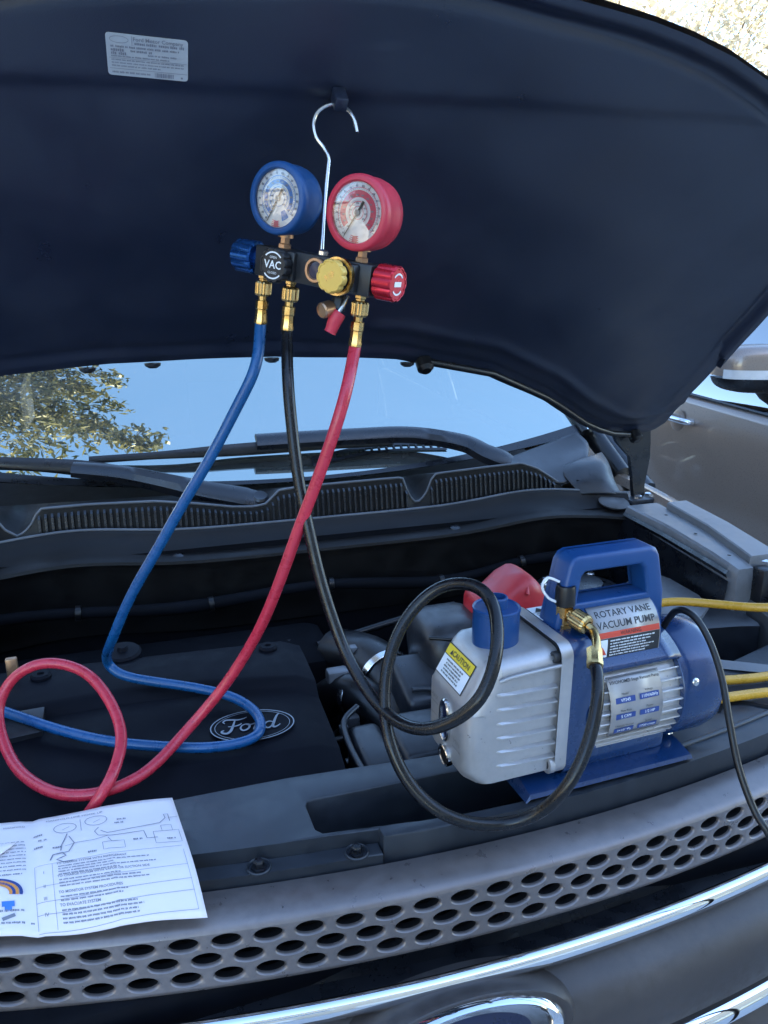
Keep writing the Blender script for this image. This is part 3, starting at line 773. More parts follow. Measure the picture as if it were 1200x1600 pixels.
    box('connector', (.243, .955, .945), (.256, .965, .958), 'grey_plastic', car, .002, True)
    box('connector', (.250, 1.05, .965), (.285, 1.075, .995), 'inner_metal', car, .005, True)
    for k in range(9):
        rr = random.Random(k); p0 = V((rr.uniform(.22, .6), rr.uniform(1.05, 1.3), rr.uniform(.85, .97)))
        tube('wiring', catmull([p0, p0+V((rr.uniform(-.1, .1), rr.uniform(-.1, .05), rr.uniform(0, .05))), p0+V((rr.uniform(-.2, .2), rr.uniform(-.1, .05), rr.uniform(-.1, .03)))], 6), rr.uniform(.004, .009), 'rubber', car, 8, True)
bay()
def bay_details():
    # strut tower behind the pump, loom along the firewall, brake lines, clips and clamps
    lathe('strut_tower', [(.10, -.10), (.10, 0), (.085, .018), (.05, .024), (.045, .034), (.02, .036), (0, .036)], (.80, 1.22, .985), (0, 0, 1), 'black_plastic', car, 36, True)
    for k in range(3):
        a = R(40+120*k); lathe('strut_nut', [(.010, 0), (.010, .008), (.005, .009), (.005, .02), (0, .021)], (.80+.068*math.cos(a), 1.22+.068*math.sin(a), 1.005), (0, 0, 1), 'steel', car, 6, True, 30)
    rr = random.Random(11)
    loom = catmull([(-.45, 1.335, 1.02), (-.2, 1.33, 1.035), (.05, 1.325, 1.02), (.3, 1.33, 1.03), (.55, 1.325, 1.01), (.75, 1.33, 1.03), (.93, 1.30, 1.04)], 10)
    tube('wiring_loom', loom, lambda t: .011+.0012*math.sin(t*400), 'firewall', car, 10, True)
    for i in range(4, len(loom)-4, 9):
        d = (loom[i+1]-loom[i]).normalized(); lathe('loom_clip', [(.0125, -.005), (.0135, -.004), (.0135, .004), (.0125, .005)], loom[i], d, 'rubber', car, 14, True)
    # engine cover fasteners
    for x, y, z in ((-.16, 1.075, 1.0465), (.16, 1.065, 1.046)):
        lathe('cover_fastener', [(.014, 0), (.014, .003), (.011, .006), (.005, .006), (.004, .003), (0, .003)], (x, y, z), (0, 0, 1), 'engine_plastic', car, 20, True)
    # hose clamps and connectors beside the engine
    lathe('hose_clamp', [(.0465, -.007), (.0475, -.006), (.0475, .006), (.0465, .007)], (.352, 1.075, .960), (.2, -.95, -.1), 'steel', car, 32, True)
    lathe('hose_clamp', [(.0315, -.005), (.0322, -.004), (.0322, .004), (.0315, .005)], (.285, 1.04, .958), (.5, -.7, .1), 'steel', car, 28, True)
    for (x, y, z, m) in ((.262, .985, .93, 'grey_plastic'), (.245, .925, .90, 'black_plastic'), (.30, 1.11, .985, 'inner_metal'), (.47, 1.16, 1.01, 'black_plastic'), (.62, 1.20, 1.0, 'grey_plastic')):
        box('connector', (x, y, z), (x+rr.uniform(.012, .03), y+rr.uniform(.01, .02), z+rr.uniform(.010, .022)), m, car, .002, True)
    lathe('oil_filler_cap', [(.026, 0), (.027, .002), (.027, .014), (.024, .017), (.008, .018), (.006, .024), (0, .024)], (-.05, 1.115, 1.036), (0, -.1, 1), 'engine_plastic', car, 24, True)
    lathe('fluid_cap', [(.024, 0), (.025, .002), (.025, .016), (.022, .019), (0, .02)], (.66, 1.24, 1.03), (0, 0, 1), 'black_plastic', car, 24, True)
bay_details()

# ---- right and left fender tops
def fender_side(s):
    # everything is given for the right-hand fender and mirrored about the centre line
    mx = lambda p: V((p[0] if s > 0 else 2*X0-p[0]-.02, p[1], p[2]))
    def loft(name, secs, mat, cap=True, smooth=30, par=None):
        bm = bmesh.new(); rows = [[bm.verts.new(mx(p)) for p in sec] for sec in secs]
        for a, b in zip(rows, rows[1:]):
            for i in range(len(a)-1):
                f = (a[i], a[i+1], b[i+1], b[i]); bm.faces.new(f if s > 0 else f[::-1])
        if cap:
            for r, rev in ((rows[0], False), (rows[-1], True)):
                try: bm.faces.new(r[::-1] if rev else r)
                except Exception: pass
        bmesh.ops.recalc_face_normals(bm, faces=bm.faces[:])
        return bmo(name, bm, mat, par or car, smooth, True)
    # inner rail (light metal): rounded inner edge, flat top
    secs = []
    for y, xi, xo, z in ((1.345, .985, 1.06, 1.122), (1.20, .975, 1.045, 1.122), (1.05, .955, 1.0, 1.119), (.995, .945, .985, 1.117)):
        secs.append([(xi-.004, y, z-.115), (xi-.003, y, z-.012), (xi+.001, y, z-.003), (xi+.006, y, z), (xo, y, z), (xo+.004, y, z-.09)])
    secs.append([(.948, .975, .99), (.949, .976, 1.08), (.951, .977, 1.105), (.954, .979, 1.112), (.984, .979, 1.112), (.995, .975, 1.0)])
    loft('fender_rail', secs, 'inner_metal')
    loft('rail_lip', [[(x, y, z) for x, y, z in ((xi-.008, y, 1.110), (xi-.012, y, 1.104), (xi-.008, y, 1.096))] for y, xi in ((1.34, .985), (1.2, .975), (1.05, .955), (.985, .945))], 'black_plastic', False)
    mk('rail_wall', [mx(p) for p in ((.978, 1.36, 1.10), (.940, .985, 1.09), (.925, 1.0, .70), (.94, 1.36, .70))], [(0, 1, 2, 3)], 'black_plastic', car, None, True)
    for y, x in ((1.26, 1.02), (1.02, .968), (1.14, .995)):
        lathe('rail_hole', [(.0035, 0), (0, .0003)], mx((x, y, 1.1225)), (0, 0, 1), 'hole_black', car, 12, True)
    # raised outer strip
    secs = []
    for y, xi, xo, z in ((1.300, 1.052, 1.100, 1.136), (1.15, 1.028, 1.078, 1.134), (1.03, .996, 1.052, 1.131), (.990, .986, 1.045, 1.129)):
        secs.append([(xi-.002, y, z-.03), (xi, y, z-.002), (xi+.003, y, z), (xo, y, z), (xo+.003, y, z-.04)])
    loft('fender_strip', secs, 'inner_metal')
    # headlamp bracket and latch pieces in front of the strip
    box('bracket', mx((.985, .955, 1.02)) if s > 0 else mx((1.02, .955, 1.02)), mx((1.015, .985, 1.115)) if s > 0 else mx((.985, .985, 1.115)), 'black_plastic', car, .006, True)
    lo, hi = mx((1.018, .925, 1.05)), mx((1.06, .98, 1.10))
    box('bracket', (min(lo.x, hi.x), lo.y, lo.z), (max(lo.x, hi.x), hi.y, hi.z), 'black_plastic', car, .008, True)
    loft('strap', [[(1.0, .98, 1.122), (1.01, .98, 1.124)], [(1.02, .96, 1.122), (1.03, .962, 1.122)], [(1.035, .93, 1.10), (1.045, .932, 1.10)]], 'steel', False)
    # pale ledge between the rail and the battery
    bm = plate_bm([(.80, .965), (.872, .962), (.915, .993), (.932, 1.04), (.935, 1.125), (.925, 1.155), (.84, 1.10), (.79, 1.0)], [], .99, 1.045, .003, 2)
    if s > 0: bmo('inner_ledge', bm, 'inner_metal', car, 40, True)
    # lower shelf and lamp housing
    if s > 0: loft('lamp_shelf', [[(.70, 1.12, .985), (.96, 1.27, .985)], [(.76, 1.02, .99), (.96, 1.14, .99)], [(.83, .93, .992), (.97, 1.0, .992)]], 'inner_metal', False)
    secs = []
    for x, y0, y1 in ((.80, .955, 1.00), (.93, .935, .995), (.962, .925, .992)):
        secs.append([(x, y0, .965), (x, y0, 1.030), (x, y0+.006, 1.034), (x, y1, 1.040), (x, y1+.01, 1.00)])
    loft('lamp_housing', secs, 'dusty_plastic')
    secs = []
    for y, xa, xb, z in ((1.0, .985, 1.04, 1.055), (.93, .972, 1.035, 1.052), (.84, .955, 1.03, 1.045), (.76, .95, 1.05, 1.035)):
        secs.append([(xa-.004, y, z-.08), (xa, y, z-.004), (xa+.004, y, z), (xb, y, z), (xb+.01, y, z-.05)])
    loft('lamp_housing', secs, 'grey_plastic')
    if s > 0: loft('strut_brace', [[(.64, .92, 1.015), (.67, .94, 1.018)], [(.75, .85, 1.03), (.775, .865, 1.033)], [(.88, .76, 1.036), (.905, .775, 1.036)]], 'inner_metal', False)
    # outer fender skin
    def ff(u, v):
        y = 1.60-.86*u; z0 = 1.14-.10*u**2
        a = [(1.085-.03*u-.10*u**3, z0-.02), (1.093-.03*u-.10*u**3, z0-.002), (1.115-.03*u-.1*u**3, z0-.002), (1.18-.12*u**3, z0-.05), (X0+.930-.10*u**3, z0-.14), (X0+.972-.08*u**3, .95-.05*u), (X0+.975-.08*u**3, .75), (X0+.955-.08*u**3, .45)]
        k = min(int(v*7+1e-6), 7); return mx((a[k][0], y, a[k][1]))
    grid('fender', ff, 24, 7, 'brown_paint', car, 50, True, flip=s < 0)
    # headlight
    def hl(u, v):
        x = .925+.33*u; b = .035*math.sin(math.pi*v)*math.sin(math.pi*min(1, u+.25))
        return mx((x, yf(x)+.055*v**2-.005-b+.05*u**4, .855+(.150-.02*u)*v))
    lamp = grid('headlight', hl, 16, 10, 'lamp_glass', car, 60, True, flip=s > 0)
    def hb(u, v):
        x = .925+.33*u; return mx((x, yf(x)+.07+.05*u**4, .85+.155*v))
    grid('reflector', hb, 10, 6, 'steel', lamp, 60, True)
    for u in (.3, .62):
        x = .925+.33*u; lathe('lamp', [(.045, 0), (.050, .01), (.042, .03), (0, .045)], mx((x, yf(x)+.066, .925)), (0, -1, 0), 'chrome', lamp, 28, True)
fender_side(1); fender_side(-1)

# ---- cowl
def cowl():
    zr = lambda x: .018*math.exp(-((x-.80)/.14)**2)+.018*math.exp(-((2*X0-x-.80)/.14)**2)
    cy = lambda x: -.035*max(0, abs(x-X0)-.60)/.1 if abs(x-X0) > .60 else 0
    prof = [(1.372, .95), (1.362, 1.070), (1.356, 1.084), (1.352, 1.090), (1.354, 1.095), (1.360, 1.0975), (1.380, 1.098), (1.405, 1.104), (1.422, 1.116), (1.428, 1.124), (1.431, 1.1285), (1.436, 1.130), (1.441, 1.128), (1.443, 1.122), (1.446, 1.115)]
    x0, x1 = X0-.69, X0+.69
    lg = strip('cowl_ledge', prof, 'ledge_plastic', car, x0, x1, 70, cy, 45, False, zr)
    tube('ledge_highlight', [(x, 1.4355+cy(x), 1.1305+zr(x)) for x in [x0+(x1-x0)*i/80 for i in range(81)]], .0030, 'edge_highlight', lg, 8, True)  # thin pale tube that paints the highlight on the ledge ridge
    for px in (.05, .60): lathe('clip', [(.012, 0), (.011, .003), (.006, .005), (0, .005)], (px, 1.378, 1.099), (0, -.2, 1), 'black_plastic', lg, 16, True)
    # ribbed panel: its top edge dips round the wiper spindles
    tx = [-.40, -.262, -.245, -.222, -.200, -.182, -.10, .02, .10, .165, .205, .228, .242, .256, .30, .47, .515, .527, .540, .557, .572, .584, .60, .70, .79, .83, .865, .895]
    tz = [1.188, 1.188, 1.155, 1.138, 1.155, 1.187, 1.188, 1.184, 1.172, 1.160, 1.157, 1.160, 1.172, 1.186, 1.190, 1.192, 1.192, 1.160, 1.138, 1.138, 1.160, 1.193, 1.195, 1.200, 1.203, 1.188, 1.166, 1.146]
    top = lambda x: lin(x, tx, tz)
    tuck = lambda x: .030*math.exp(-((x+.222)/.022)**2)+.030*math.exp(-((x-.548)/.024)**2)
    xs0, xs1 = -.40, .895
    NU = 180
    def pf(u, v):
        x = xs0+(xs1-xs0)*u; t = top(x); k = [0, .12, .5, .9, 1.0][min(int(v*6+1e-6), 4)]
        j = int(v*6+1e-6)
        if j <= 3: return (x, 1.448+.014*k-tuck(x)*0+.0, 1.114+(t-.004-1.114)*k)
        if j == 4: return (x, 1.462, t)
        if j == 5: return (x, 1.469, t+.001)
        return (x, 1.60, lin(x, [-.4, .2, .9], [1.165, 1.155, 1.165]))
    cw = grid('cowl_panel', pf, NU, 6, 'ledge_plastic', car, 40, True)
    # moulded slats in front of the panel, each one a piece
    sl = bpy.data.meshes.new('slat')
    b = box_bm((-.0021, -.0035, 0), (.0021, .004, 1), 0)
    for v in b.verts:
        if v.co.z > .5 and v.co.y < 0: v.co.z = .86
    b.to_mesh(sl); b.free(); sl.materials.append(M['black_plastic'])
    x = -.385; first = True
    while x < .875:
        if not (-.255 < x < -.19 or .525 < x < .575):
            o = bpy.data.objects.new('slat', sl); COL.objects.link(o); o.parent = cw; o.matrix_parent_inverse = world_matrix(cw).inverted()
            o.location = (x, 1.4475, 1.116); o.rotation_euler = (R(-10), 0, 0); o.scale = (1, 1, max(.01, (top(x)-.006-1.116)))
        x += .0112
    # rolled edge along the top of the panel, its highlight put into the colour
    tube('panel_edge', [(xs0+(xs1-xs0)*i/140, 1.463, top(xs0+(xs1-xs0)*i/140)+.0005) for i in range(141)], .0026, 'edge_highlight', cw, 8, True)
    # corner mouldings at the foot of the pillar
    def patch(name, rows, mat, sub=5, solid=.006):
        R_ = [catmull(r, sub) for r in rows]; cols = [catmull([r[i] for r in R_], sub) for i in range(len(R_[0]))]
        nu, nv = len(cols)-1, len(cols[0])-1
        return grid(name, lambda u, v: cols[int(u*nu+.5)][int(v*nv+.5)], nu, nv, mat, car, 60, True, False, solid)
    for s in (1, -1):
        f = (lambda p: p) if s > 0 else (lambda p: (2*X0-.22-p[0], p[1], p[2]))
        patch('cowl_corner', [[f(p) for p in r] for r in (
            [(.80, 1.585, 1.176), (.875, 1.60, 1.192), (.955, 1.615, 1.209), (1.02, 1.62, 1.228)],
            [(.80, 1.54, 1.176), (.87, 1.55, 1.180), (.945, 1.56, 1.190), (1.032, 1.585, 1.205)],
            [(.815, 1.495, 1.170), (.865, 1.49, 1.164), (.915, 1.50, 1.172), (1.00, 1.53, 1.190)],
            [(.845, 1.468, 1.160), (.875, 1.462, 1.150), (.905, 1.462, 1.148), (.95, 1.475, 1.160)])], 'dusty_plastic')
        patch('cowl_corner', [[f(p) for p in r] for r in (
            [(.915, 1.505, 1.172), (.95, 1.505, 1.183), (1.005, 1.52, 1.190), (1.06, 1.57, 1.184)],
            [(.908, 1.475, 1.160), (.945, 1.472, 1.176), (1.0, 1.475, 1.181), (1.04, 1.51, 1.172)],
            [(.912, 1.450, 1.146), (.945, 1.442, 1.154), (.985, 1.435, 1.152), (1.02, 1.45, 1.142)],
            [(.925, 1.432, 1.128), (.955, 1.422, 1.130), (.99, 1.412, 1.128), (1.02, 1.415, 1.118)])], 'dusty_plastic')
        for k in range(4):
            p = f((.922+.006*k, 1.448-.003*k, 1.158-.008*k)); q = f((.965+.004*k, 1.436-.004*k, 1.150-.009*k))
            tube('vent_slot', [p, q], .0022, 'hole_black', car, 6, True)
        bm = lathe_bm([(0, .004), (.03, .003), (.034, 0), (.032, -.004)], 24, frame(f((.985, 1.392, 1.118)), (0, -.2, 1)))
        bmo('rubber_stop', bm, 'grey_plastic', car, 50, True)
cowl()

# ---- windshield with pillars, wipers
def ws(u, v):
    """windshield surface: u across (-1..1), v up (0..1)"""
    return V((X0-.005+u*(.725-.06*v), 1.60+.045*u*u+.92*v+.01*math.sin(v*3), 1.165+.055*u*u+.50*v+.03*math.sin(v*math.pi)-.0*u))
def windshield():
    w = grid('windshield', lambda u, v: ws(u*2-1, v), 40, 24, 'windshield_glass', car, 180, True)
    off = V((0, -.5, .866))*.0025
    bm = bmesh.new()
    def band(v0, v1, u0, u1, n=40):
        for i in range(n):
            a, b = u0+(u1-u0)*i/n, u0+(u1-u0)*(i+1)/n
            bm.faces.new([bm.verts.new(ws(*p)+off) for p in ((a, v0(a)), (b, v0(b)), (b, v1(b)), (a, v1(a)))])
    band(lambda a: -.0, lambda a: .010+.02*a*a, -1, 1)
    bmo('glass_border', bm, 'black_plastic', w, None, True)
    # slotted trim strips seen through the foot of the glass
    for u0, u1, v0 in ((.05, .50, .036), (-1.0, -.52, .016)):
        bm = bmesh.new(); n = 18
        vf = lambda a: v0+.020*math.sin(math.pi*(a-u0)/(u1-u0))
        for i in range(n):
            a, b = u0+(u1-u0)*i/n, u0+(u1-u0)*(i+1)/n
            for d0, d1, aa, bb in ((0, .007, a, b), (.018, .027, a, b), (.007, .018, a, a+(b-a)*.22)):
                bm.faces.new([bm.verts.new(ws(p, vf(p)+d)+off*1.3) for p, d in ((aa, d0), (bb, d0), (bb, d1), (aa, d1))])
        bmo('slotted_trim', bm, 'black_plastic', w, None, True)
    mk('dashboard', [(X0-.70, 1.66, 1.10), (X0+.70, 1.66, 1.10), (X0+.72, 2.25, 1.16), (X0-.72, 2.25, 1.16), (X0+.72, 2.3, .8), (X0-.72, 2.3, .8)], [(0, 1, 2, 3), (3, 2, 4, 5)], 'cabin', car, None, True)
    for s in (-1, 1):
        e = [ws(s, v) for v in [k/10 for k in range(11)]]
        tube('pillar_trim', [p+V((s*.004, -.004, .004)) for p in e], .010, 'rubber', car, 8, True)
        tube('pillar_chrome', [p+V((s*.018, -.006, .010)) for p in e], .010, 'chrome', car, 10, True)
        tube('pillar', [V((p.x+s*.045, p.y+.01, p.z-.012)) for p in [ws(s, -.12)]+e], .022, 'rubber', car, 12, True)
windshield()
def wiper(parent_pts, blade, name_par, cap):
    arm, w0, w1 = parent_pts
    w = bpy.data.objects.new('wiper', None)
    COL.objects.link(w); w.parent = car; w.matrix_parent_inverse = world_matrix(car).inverted(); w.location = arm[0]
    P = catmull(arm, 6); bm = bmesh.new(); n = len(P); rows = []
    for i, p in enumerate(P):
        t = i/(n-1); d = (P[min(i+1, n-1)]-P[max(i-1, 0)]).normalized()
        side = d.cross(V((0, -.5, .866))).normalized(); up = side.cross(d).normalized()
        ww = lin(t, [0, .08, .5, 1], [w0*.8, w0, w0*.8, w1]); hh = lin(t, [0, .1, .55, 1], [.012, .018, .017, .012])
        rows.append([bm.verts.new(p+side*a*ww+up*b*hh) for a, b in ((-1, -.4), (-.9, .5), (-.45, 1), (.45, 1), (.9, .5), (1, -.4))])
    for a, b in zip(rows, rows[1:]):
        for i in range(5): bm.faces.new((a[i], a[i+1], b[i+1], b[i]))
    bm.faces.new(rows[0]); bm.faces.new(rows[-1][::-1])
    bmesh.ops.recalc_face_normals(bm, faces=bm.faces[:])
    bmo('wiper_arm', bm, 'black_plastic', w, 40, True)
    P = catmull(blade, 6); bm = bmesh.new(); rows = []
    for i, p in enumerate(P):
        d = (P[min(i+1, len(P)-1)]-P[max(i-1, 0)]).normalized(); side = d.cross(V((0, -.5, .866))).normalized(); up = side.cross(d).normalized()
        tt = i/(len(P)-1); k = .55+.45*math.sin(math.pi*min(1, tt*1.15+.05))
        rows.append([bm.verts.new(p+side*a*.017*k+up*b*.016*k) for a, b in ((-.2, -1), (-.3, -.3), (-1, 0), (-.7, .6), (.2, 1), (1, .1), (.3, -.3), (.2, -1))])
    for a, b in zip(rows, rows[1:]):
        for i in range(8): bm.faces.new((a[i], a[(i+1) % 8], b[(i+1) % 8], b[i]))
    bm.faces.new(rows[0]); bm.faces.new(rows[-1][::-1]); bmesh.ops.recalc_face_normals(bm, faces=bm.faces[:])
    bmo('wiper_blade', bm, 'rubber', w, 40, True)
    if cap: lathe('spindle_cap', [(.017, 0), (.017, .012), (.013, .016), (.009, .015), (0, .015)], arm[0], (0, -.45, .9), 'black_plastic', w, 20, True)
wiper(([(.222, 1.49, 1.160), (.118, 1.52, 1.180), (.047, 1.545, 1.197), (-.037, 1.575, 1.215), (-.128, 1.60, 1.226)], .027, .018), [(.03, 1.60, 1.197), (-.10, 1.625, 1.222), (-.262, 1.63, 1.243), (-.42, 1.64, 1.268)], None, True)
wiper(([(.800, 1.53, 1.188), (.752, 1.56, 1.207), (.712, 1.605, 1.226), (.60, 1.645, 1.244), (.47, 1.655, 1.247), (.245, 1.66, 1.247)], .028, .022), [(.56, 1.66, 1.228), (.40, 1.665, 1.232), (.212, 1.665, 1.231), (.08, 1.66, 1.231), (-.10, 1.665, 1.229)], None, False)

# ---- raised hood: the underside faces the camera
HA = R(45); HP0 = V((0, 1.42, 1.25)); HT = V((0, -math.cos(HA), math.sin(HA))); HN = V((0, math.sin(HA), math.cos(HA)))
def HP(x, t, w=0): return HP0 + HT*t - HN*w + V((x, 0, 0))           # w > 0 stands proud of the underside
XL, XR = -.505, 1.085
rear_x = [-.505, -.48, -.40, -.30, -.178, -.031, .087, .212, .415, .594, .746, .867, .935, .981, 1.04, 1.07, 1.085]
rear_t = [.055, .035, .10, .21, .291, .309, .314, .316, .299, .248, .163, .074, .036, .021, .022, .032, .060]
fr_u = [0, .08, .22, .274, .335, .40, .49, .57, .64, .70, .745, .775, .79, .795]
fr_t = [.886, .884, .867, .860, .849, .833, .802, .765, .722, .672, .618, .558, .50, .44]
def t_rear(x): return lin(x, rear_x, rear_t)
def t_front(x): return lin(abs(x-.29), fr_u, fr_t)
def bumpf(d, c, w): return math.exp(-((d-c)/w)**2)
def hood():
    NU, NV = 170, 110
    def xs(u): return XL+(XR-XL)*(.5-.5*math.cos(math.pi*u))*.35+(XR-XL)*u*.65
    def relief(x, t):
        df, dr, ds = t_front(x)-t, t-t_rear(x), min(x-XL, XR-x)
        e = min(df, dr, ds*1.0)
        w = (.012 if df < dr else .002)*(1-min(1, max(0, (e-.012)/.010)))          # folded outer rim
        w -= (.006 if df < dr else .0015)*bumpf(e, .030, .007)                       # gutter between rim and liner
        w += .0035/(1+math.exp(-(t-.738-.012*math.sin(x*2))/.003))   # step across the liner
        w += .0035*bumpf(x, .283, .004)*(.735 < t < .80)
        w += .012*(1/(1+math.exp(-(.36-t)/.02)))*(1/(1+math.exp(-(dr-.075)/.008)))*0
        w += .004*bumpf(dr, .075, .012)*(x > .35)
        w += .006*math.exp(-((x-.98)/.05)**2)*bumpf(t, .17, .10)
        w += .0015*math.sin(x*23+t*9)*math.sin(t*31-x*5)      # slightly wavy liner
        return w
    def under(u, v):
        x = xs(u); a, b = t_rear(x), t_front(x)
        vv = v+.06*math.sin(2*math.pi*v)*-1
        t = a+(b-a)*vv
        return HP(x, t, relief(x, t))
    h = grid('hood', under, NU, NV, 'liner', car, 50, True)
    def skin(u, v):
        x = xs(u); a, b = t_rear(x), t_front(x); t = a+(b-a)*v
        e = max(0, min(b-t, t-a, x-XL, XR-x))
        return HP(x, t, -.001-.045*min(1, e/.10)**.5-.02*(1-((x-.29)/.8)**2)*min(1, e/.2))
    grid('hood_skin', skin, 60, 40, 'brown_paint', h, 60, True, True)
    # clips and rubber stops along the rear edge
    for x in (-.06, .03, .205, .43):
        lathe('liner_clip', [(.012, 0), (.011, .004), (.006, .007), (0, .007)], HP(x, t_rear(x)+.006, .010), -HN-HT, 'black_plastic', h, 16, True)
    for x in (.46, 1.02):
        lathe('rubber_stop', [(.014, -.004), (.014, .012), (.008, .018), (0, .018)], HP(x, t_rear(x)+.012, .010), -HN, 'rubber', h, 16, True)
    pts = [HP(x, t_rear(x)+.02, .014) for x in [.46+.045*k for k in range(13)]]
    tube('edge_seal', pts, .006, 'rubber', h, 8, True)
    # latch tab the gauge hook hangs from
    bm = box_bm((-.0075, -.008, -.018), (.0075, .008, .004), .003)
    for v in bm.verts: v.co = V((.2365, .8765, 1.7630)) + V((v.co.x, 0, 0)) + HT*v.co.y - HN*v.co.z
    bmo('latch_tab', bm, 'liner', h, 40, True)
    # emission sticker
    fn = lambda dz: (lambda x, y: HP(.042+x*.9995-.0, .768+y-x*0.02+.0, relief(.042, .768)+.0015+dz))
    bm = plate_bm(rrect(-.038, -.0205, .038, .0205, .003, 3), [], -.0008, 0)
    for v in bm.verts: v.co = fn(v.co.z)(v.co.x, v.co.y)
    st = bmo('sticker', bm, 'sticker_grey', h, None, True)
    F = fn(.0004); bm = bmesh.new()
    add(bm, text_bm('Ford Motor Company', .0052, lambda x, y: F(x+.010, y+.0165), bold=.00008))
    for i, (y, a, b, hh) in enumerate(((.0125, -.012, .036, .0026), (.0085, -.034, .030, .0022), (.0050, -.034, -.020, .0030), (.0050, -.016, .004, .0024), (.0018, -.034, -.020, .0030), (.0022, 0, .028, .0018), (-.001, -.034, .02, .0016), (-.0045, -.034, .034, .0014), (-.0075, -.034, .034, .0014), (-.0105, -.034, .012, .0016), (-.0168, -.034, .002, .0020))):
        greek(bm, F, a, b, y, hh, i)
    quad_bm(bm, F, -.036, -.0135, .037, -.0131); quad_bm(bm, F, -.0145, .0105, -.0141, .0195); quad_bm(bm, F, -.036, -.003, .037, -.0027)
    x = .006
    rr = random.Random(4)
    while x < .024:
        w = rr.choice((.0004, .0008, .0012)); quad_bm(bm, F, x, -.0190, x+w, -.0145); x += w+rr.choice((.0004, .0007))
    quad_bm(bm, F, .031, -.0185, .033, -.0165)
    stroke_bm(bm, [(-.026+.0085*math.cos(2*math.pi*k/30), .0152+.0032*math.sin(2*math.pi*k/30)) for k in range(31)], .0004, F)
    bmo('print', bm, 'print_grey', st, None, True)
    # hinge arms
    for s in (1, -1):
        f = (lambda p: V(p)) if s > 0 else (lambda p: V((2*.29-p[0], p[1], p[2])))
        sec = [[(.985, 1.43, 1.268), (1.075, 1.42, 1.268)], [(.996, 1.425, 1.245), (1.078, 1.42, 1.240)], [(1.028, 1.42, 1.212), (1.080, 1.42, 1.208)], [(1.037, 1.42, 1.175), (1.076, 1.42, 1.172)], [(1.042, 1.42, 1.150), (1.073, 1.42, 1.147)], [(1.044, 1.415, 1.120), (1.070, 1.415, 1.116)]]
        bm = bmesh.new(); rows = []
        for (a, b) in sec:
            a, b = f(a), f(b); n = V((0, -.012, 0))
            rows.append([bm.verts.new(p) for p in (a, a+n, b+n, b)])
        for p, q in zip(rows, rows[1:]):
            for i in range(4): bm.faces.new((p[i], p[(i+1) % 4], q[(i+1) % 4], q[i]))
        bm.faces.new(rows[0]); bm.faces.new(rows[-1][::-1]); bmesh.ops.recalc_face_normals(bm, faces=bm.faces[:])
        bmo('hinge_arm', bm, 'black_plastic', car, 40, True)
        lo, hi = f((1.02, 1.375, 1.098)), f((1.10, 1.455, 1.122))
        box('hinge_base', (min(lo.x, hi.x), lo.y, lo.z), (max(lo.x, hi.x), hi.y, hi.z), 'dusty_plastic', car, .006, True)
        for k in (0, 1): lathe('hinge_bolt', [(.009, 0), (.009, .006), (.004, .008), (0, .008)], f((1.045+.035*k, 1.39+.01*k, 1.122)), (0, 0, 1), 'steel', car, 6, True, 30)
hood()

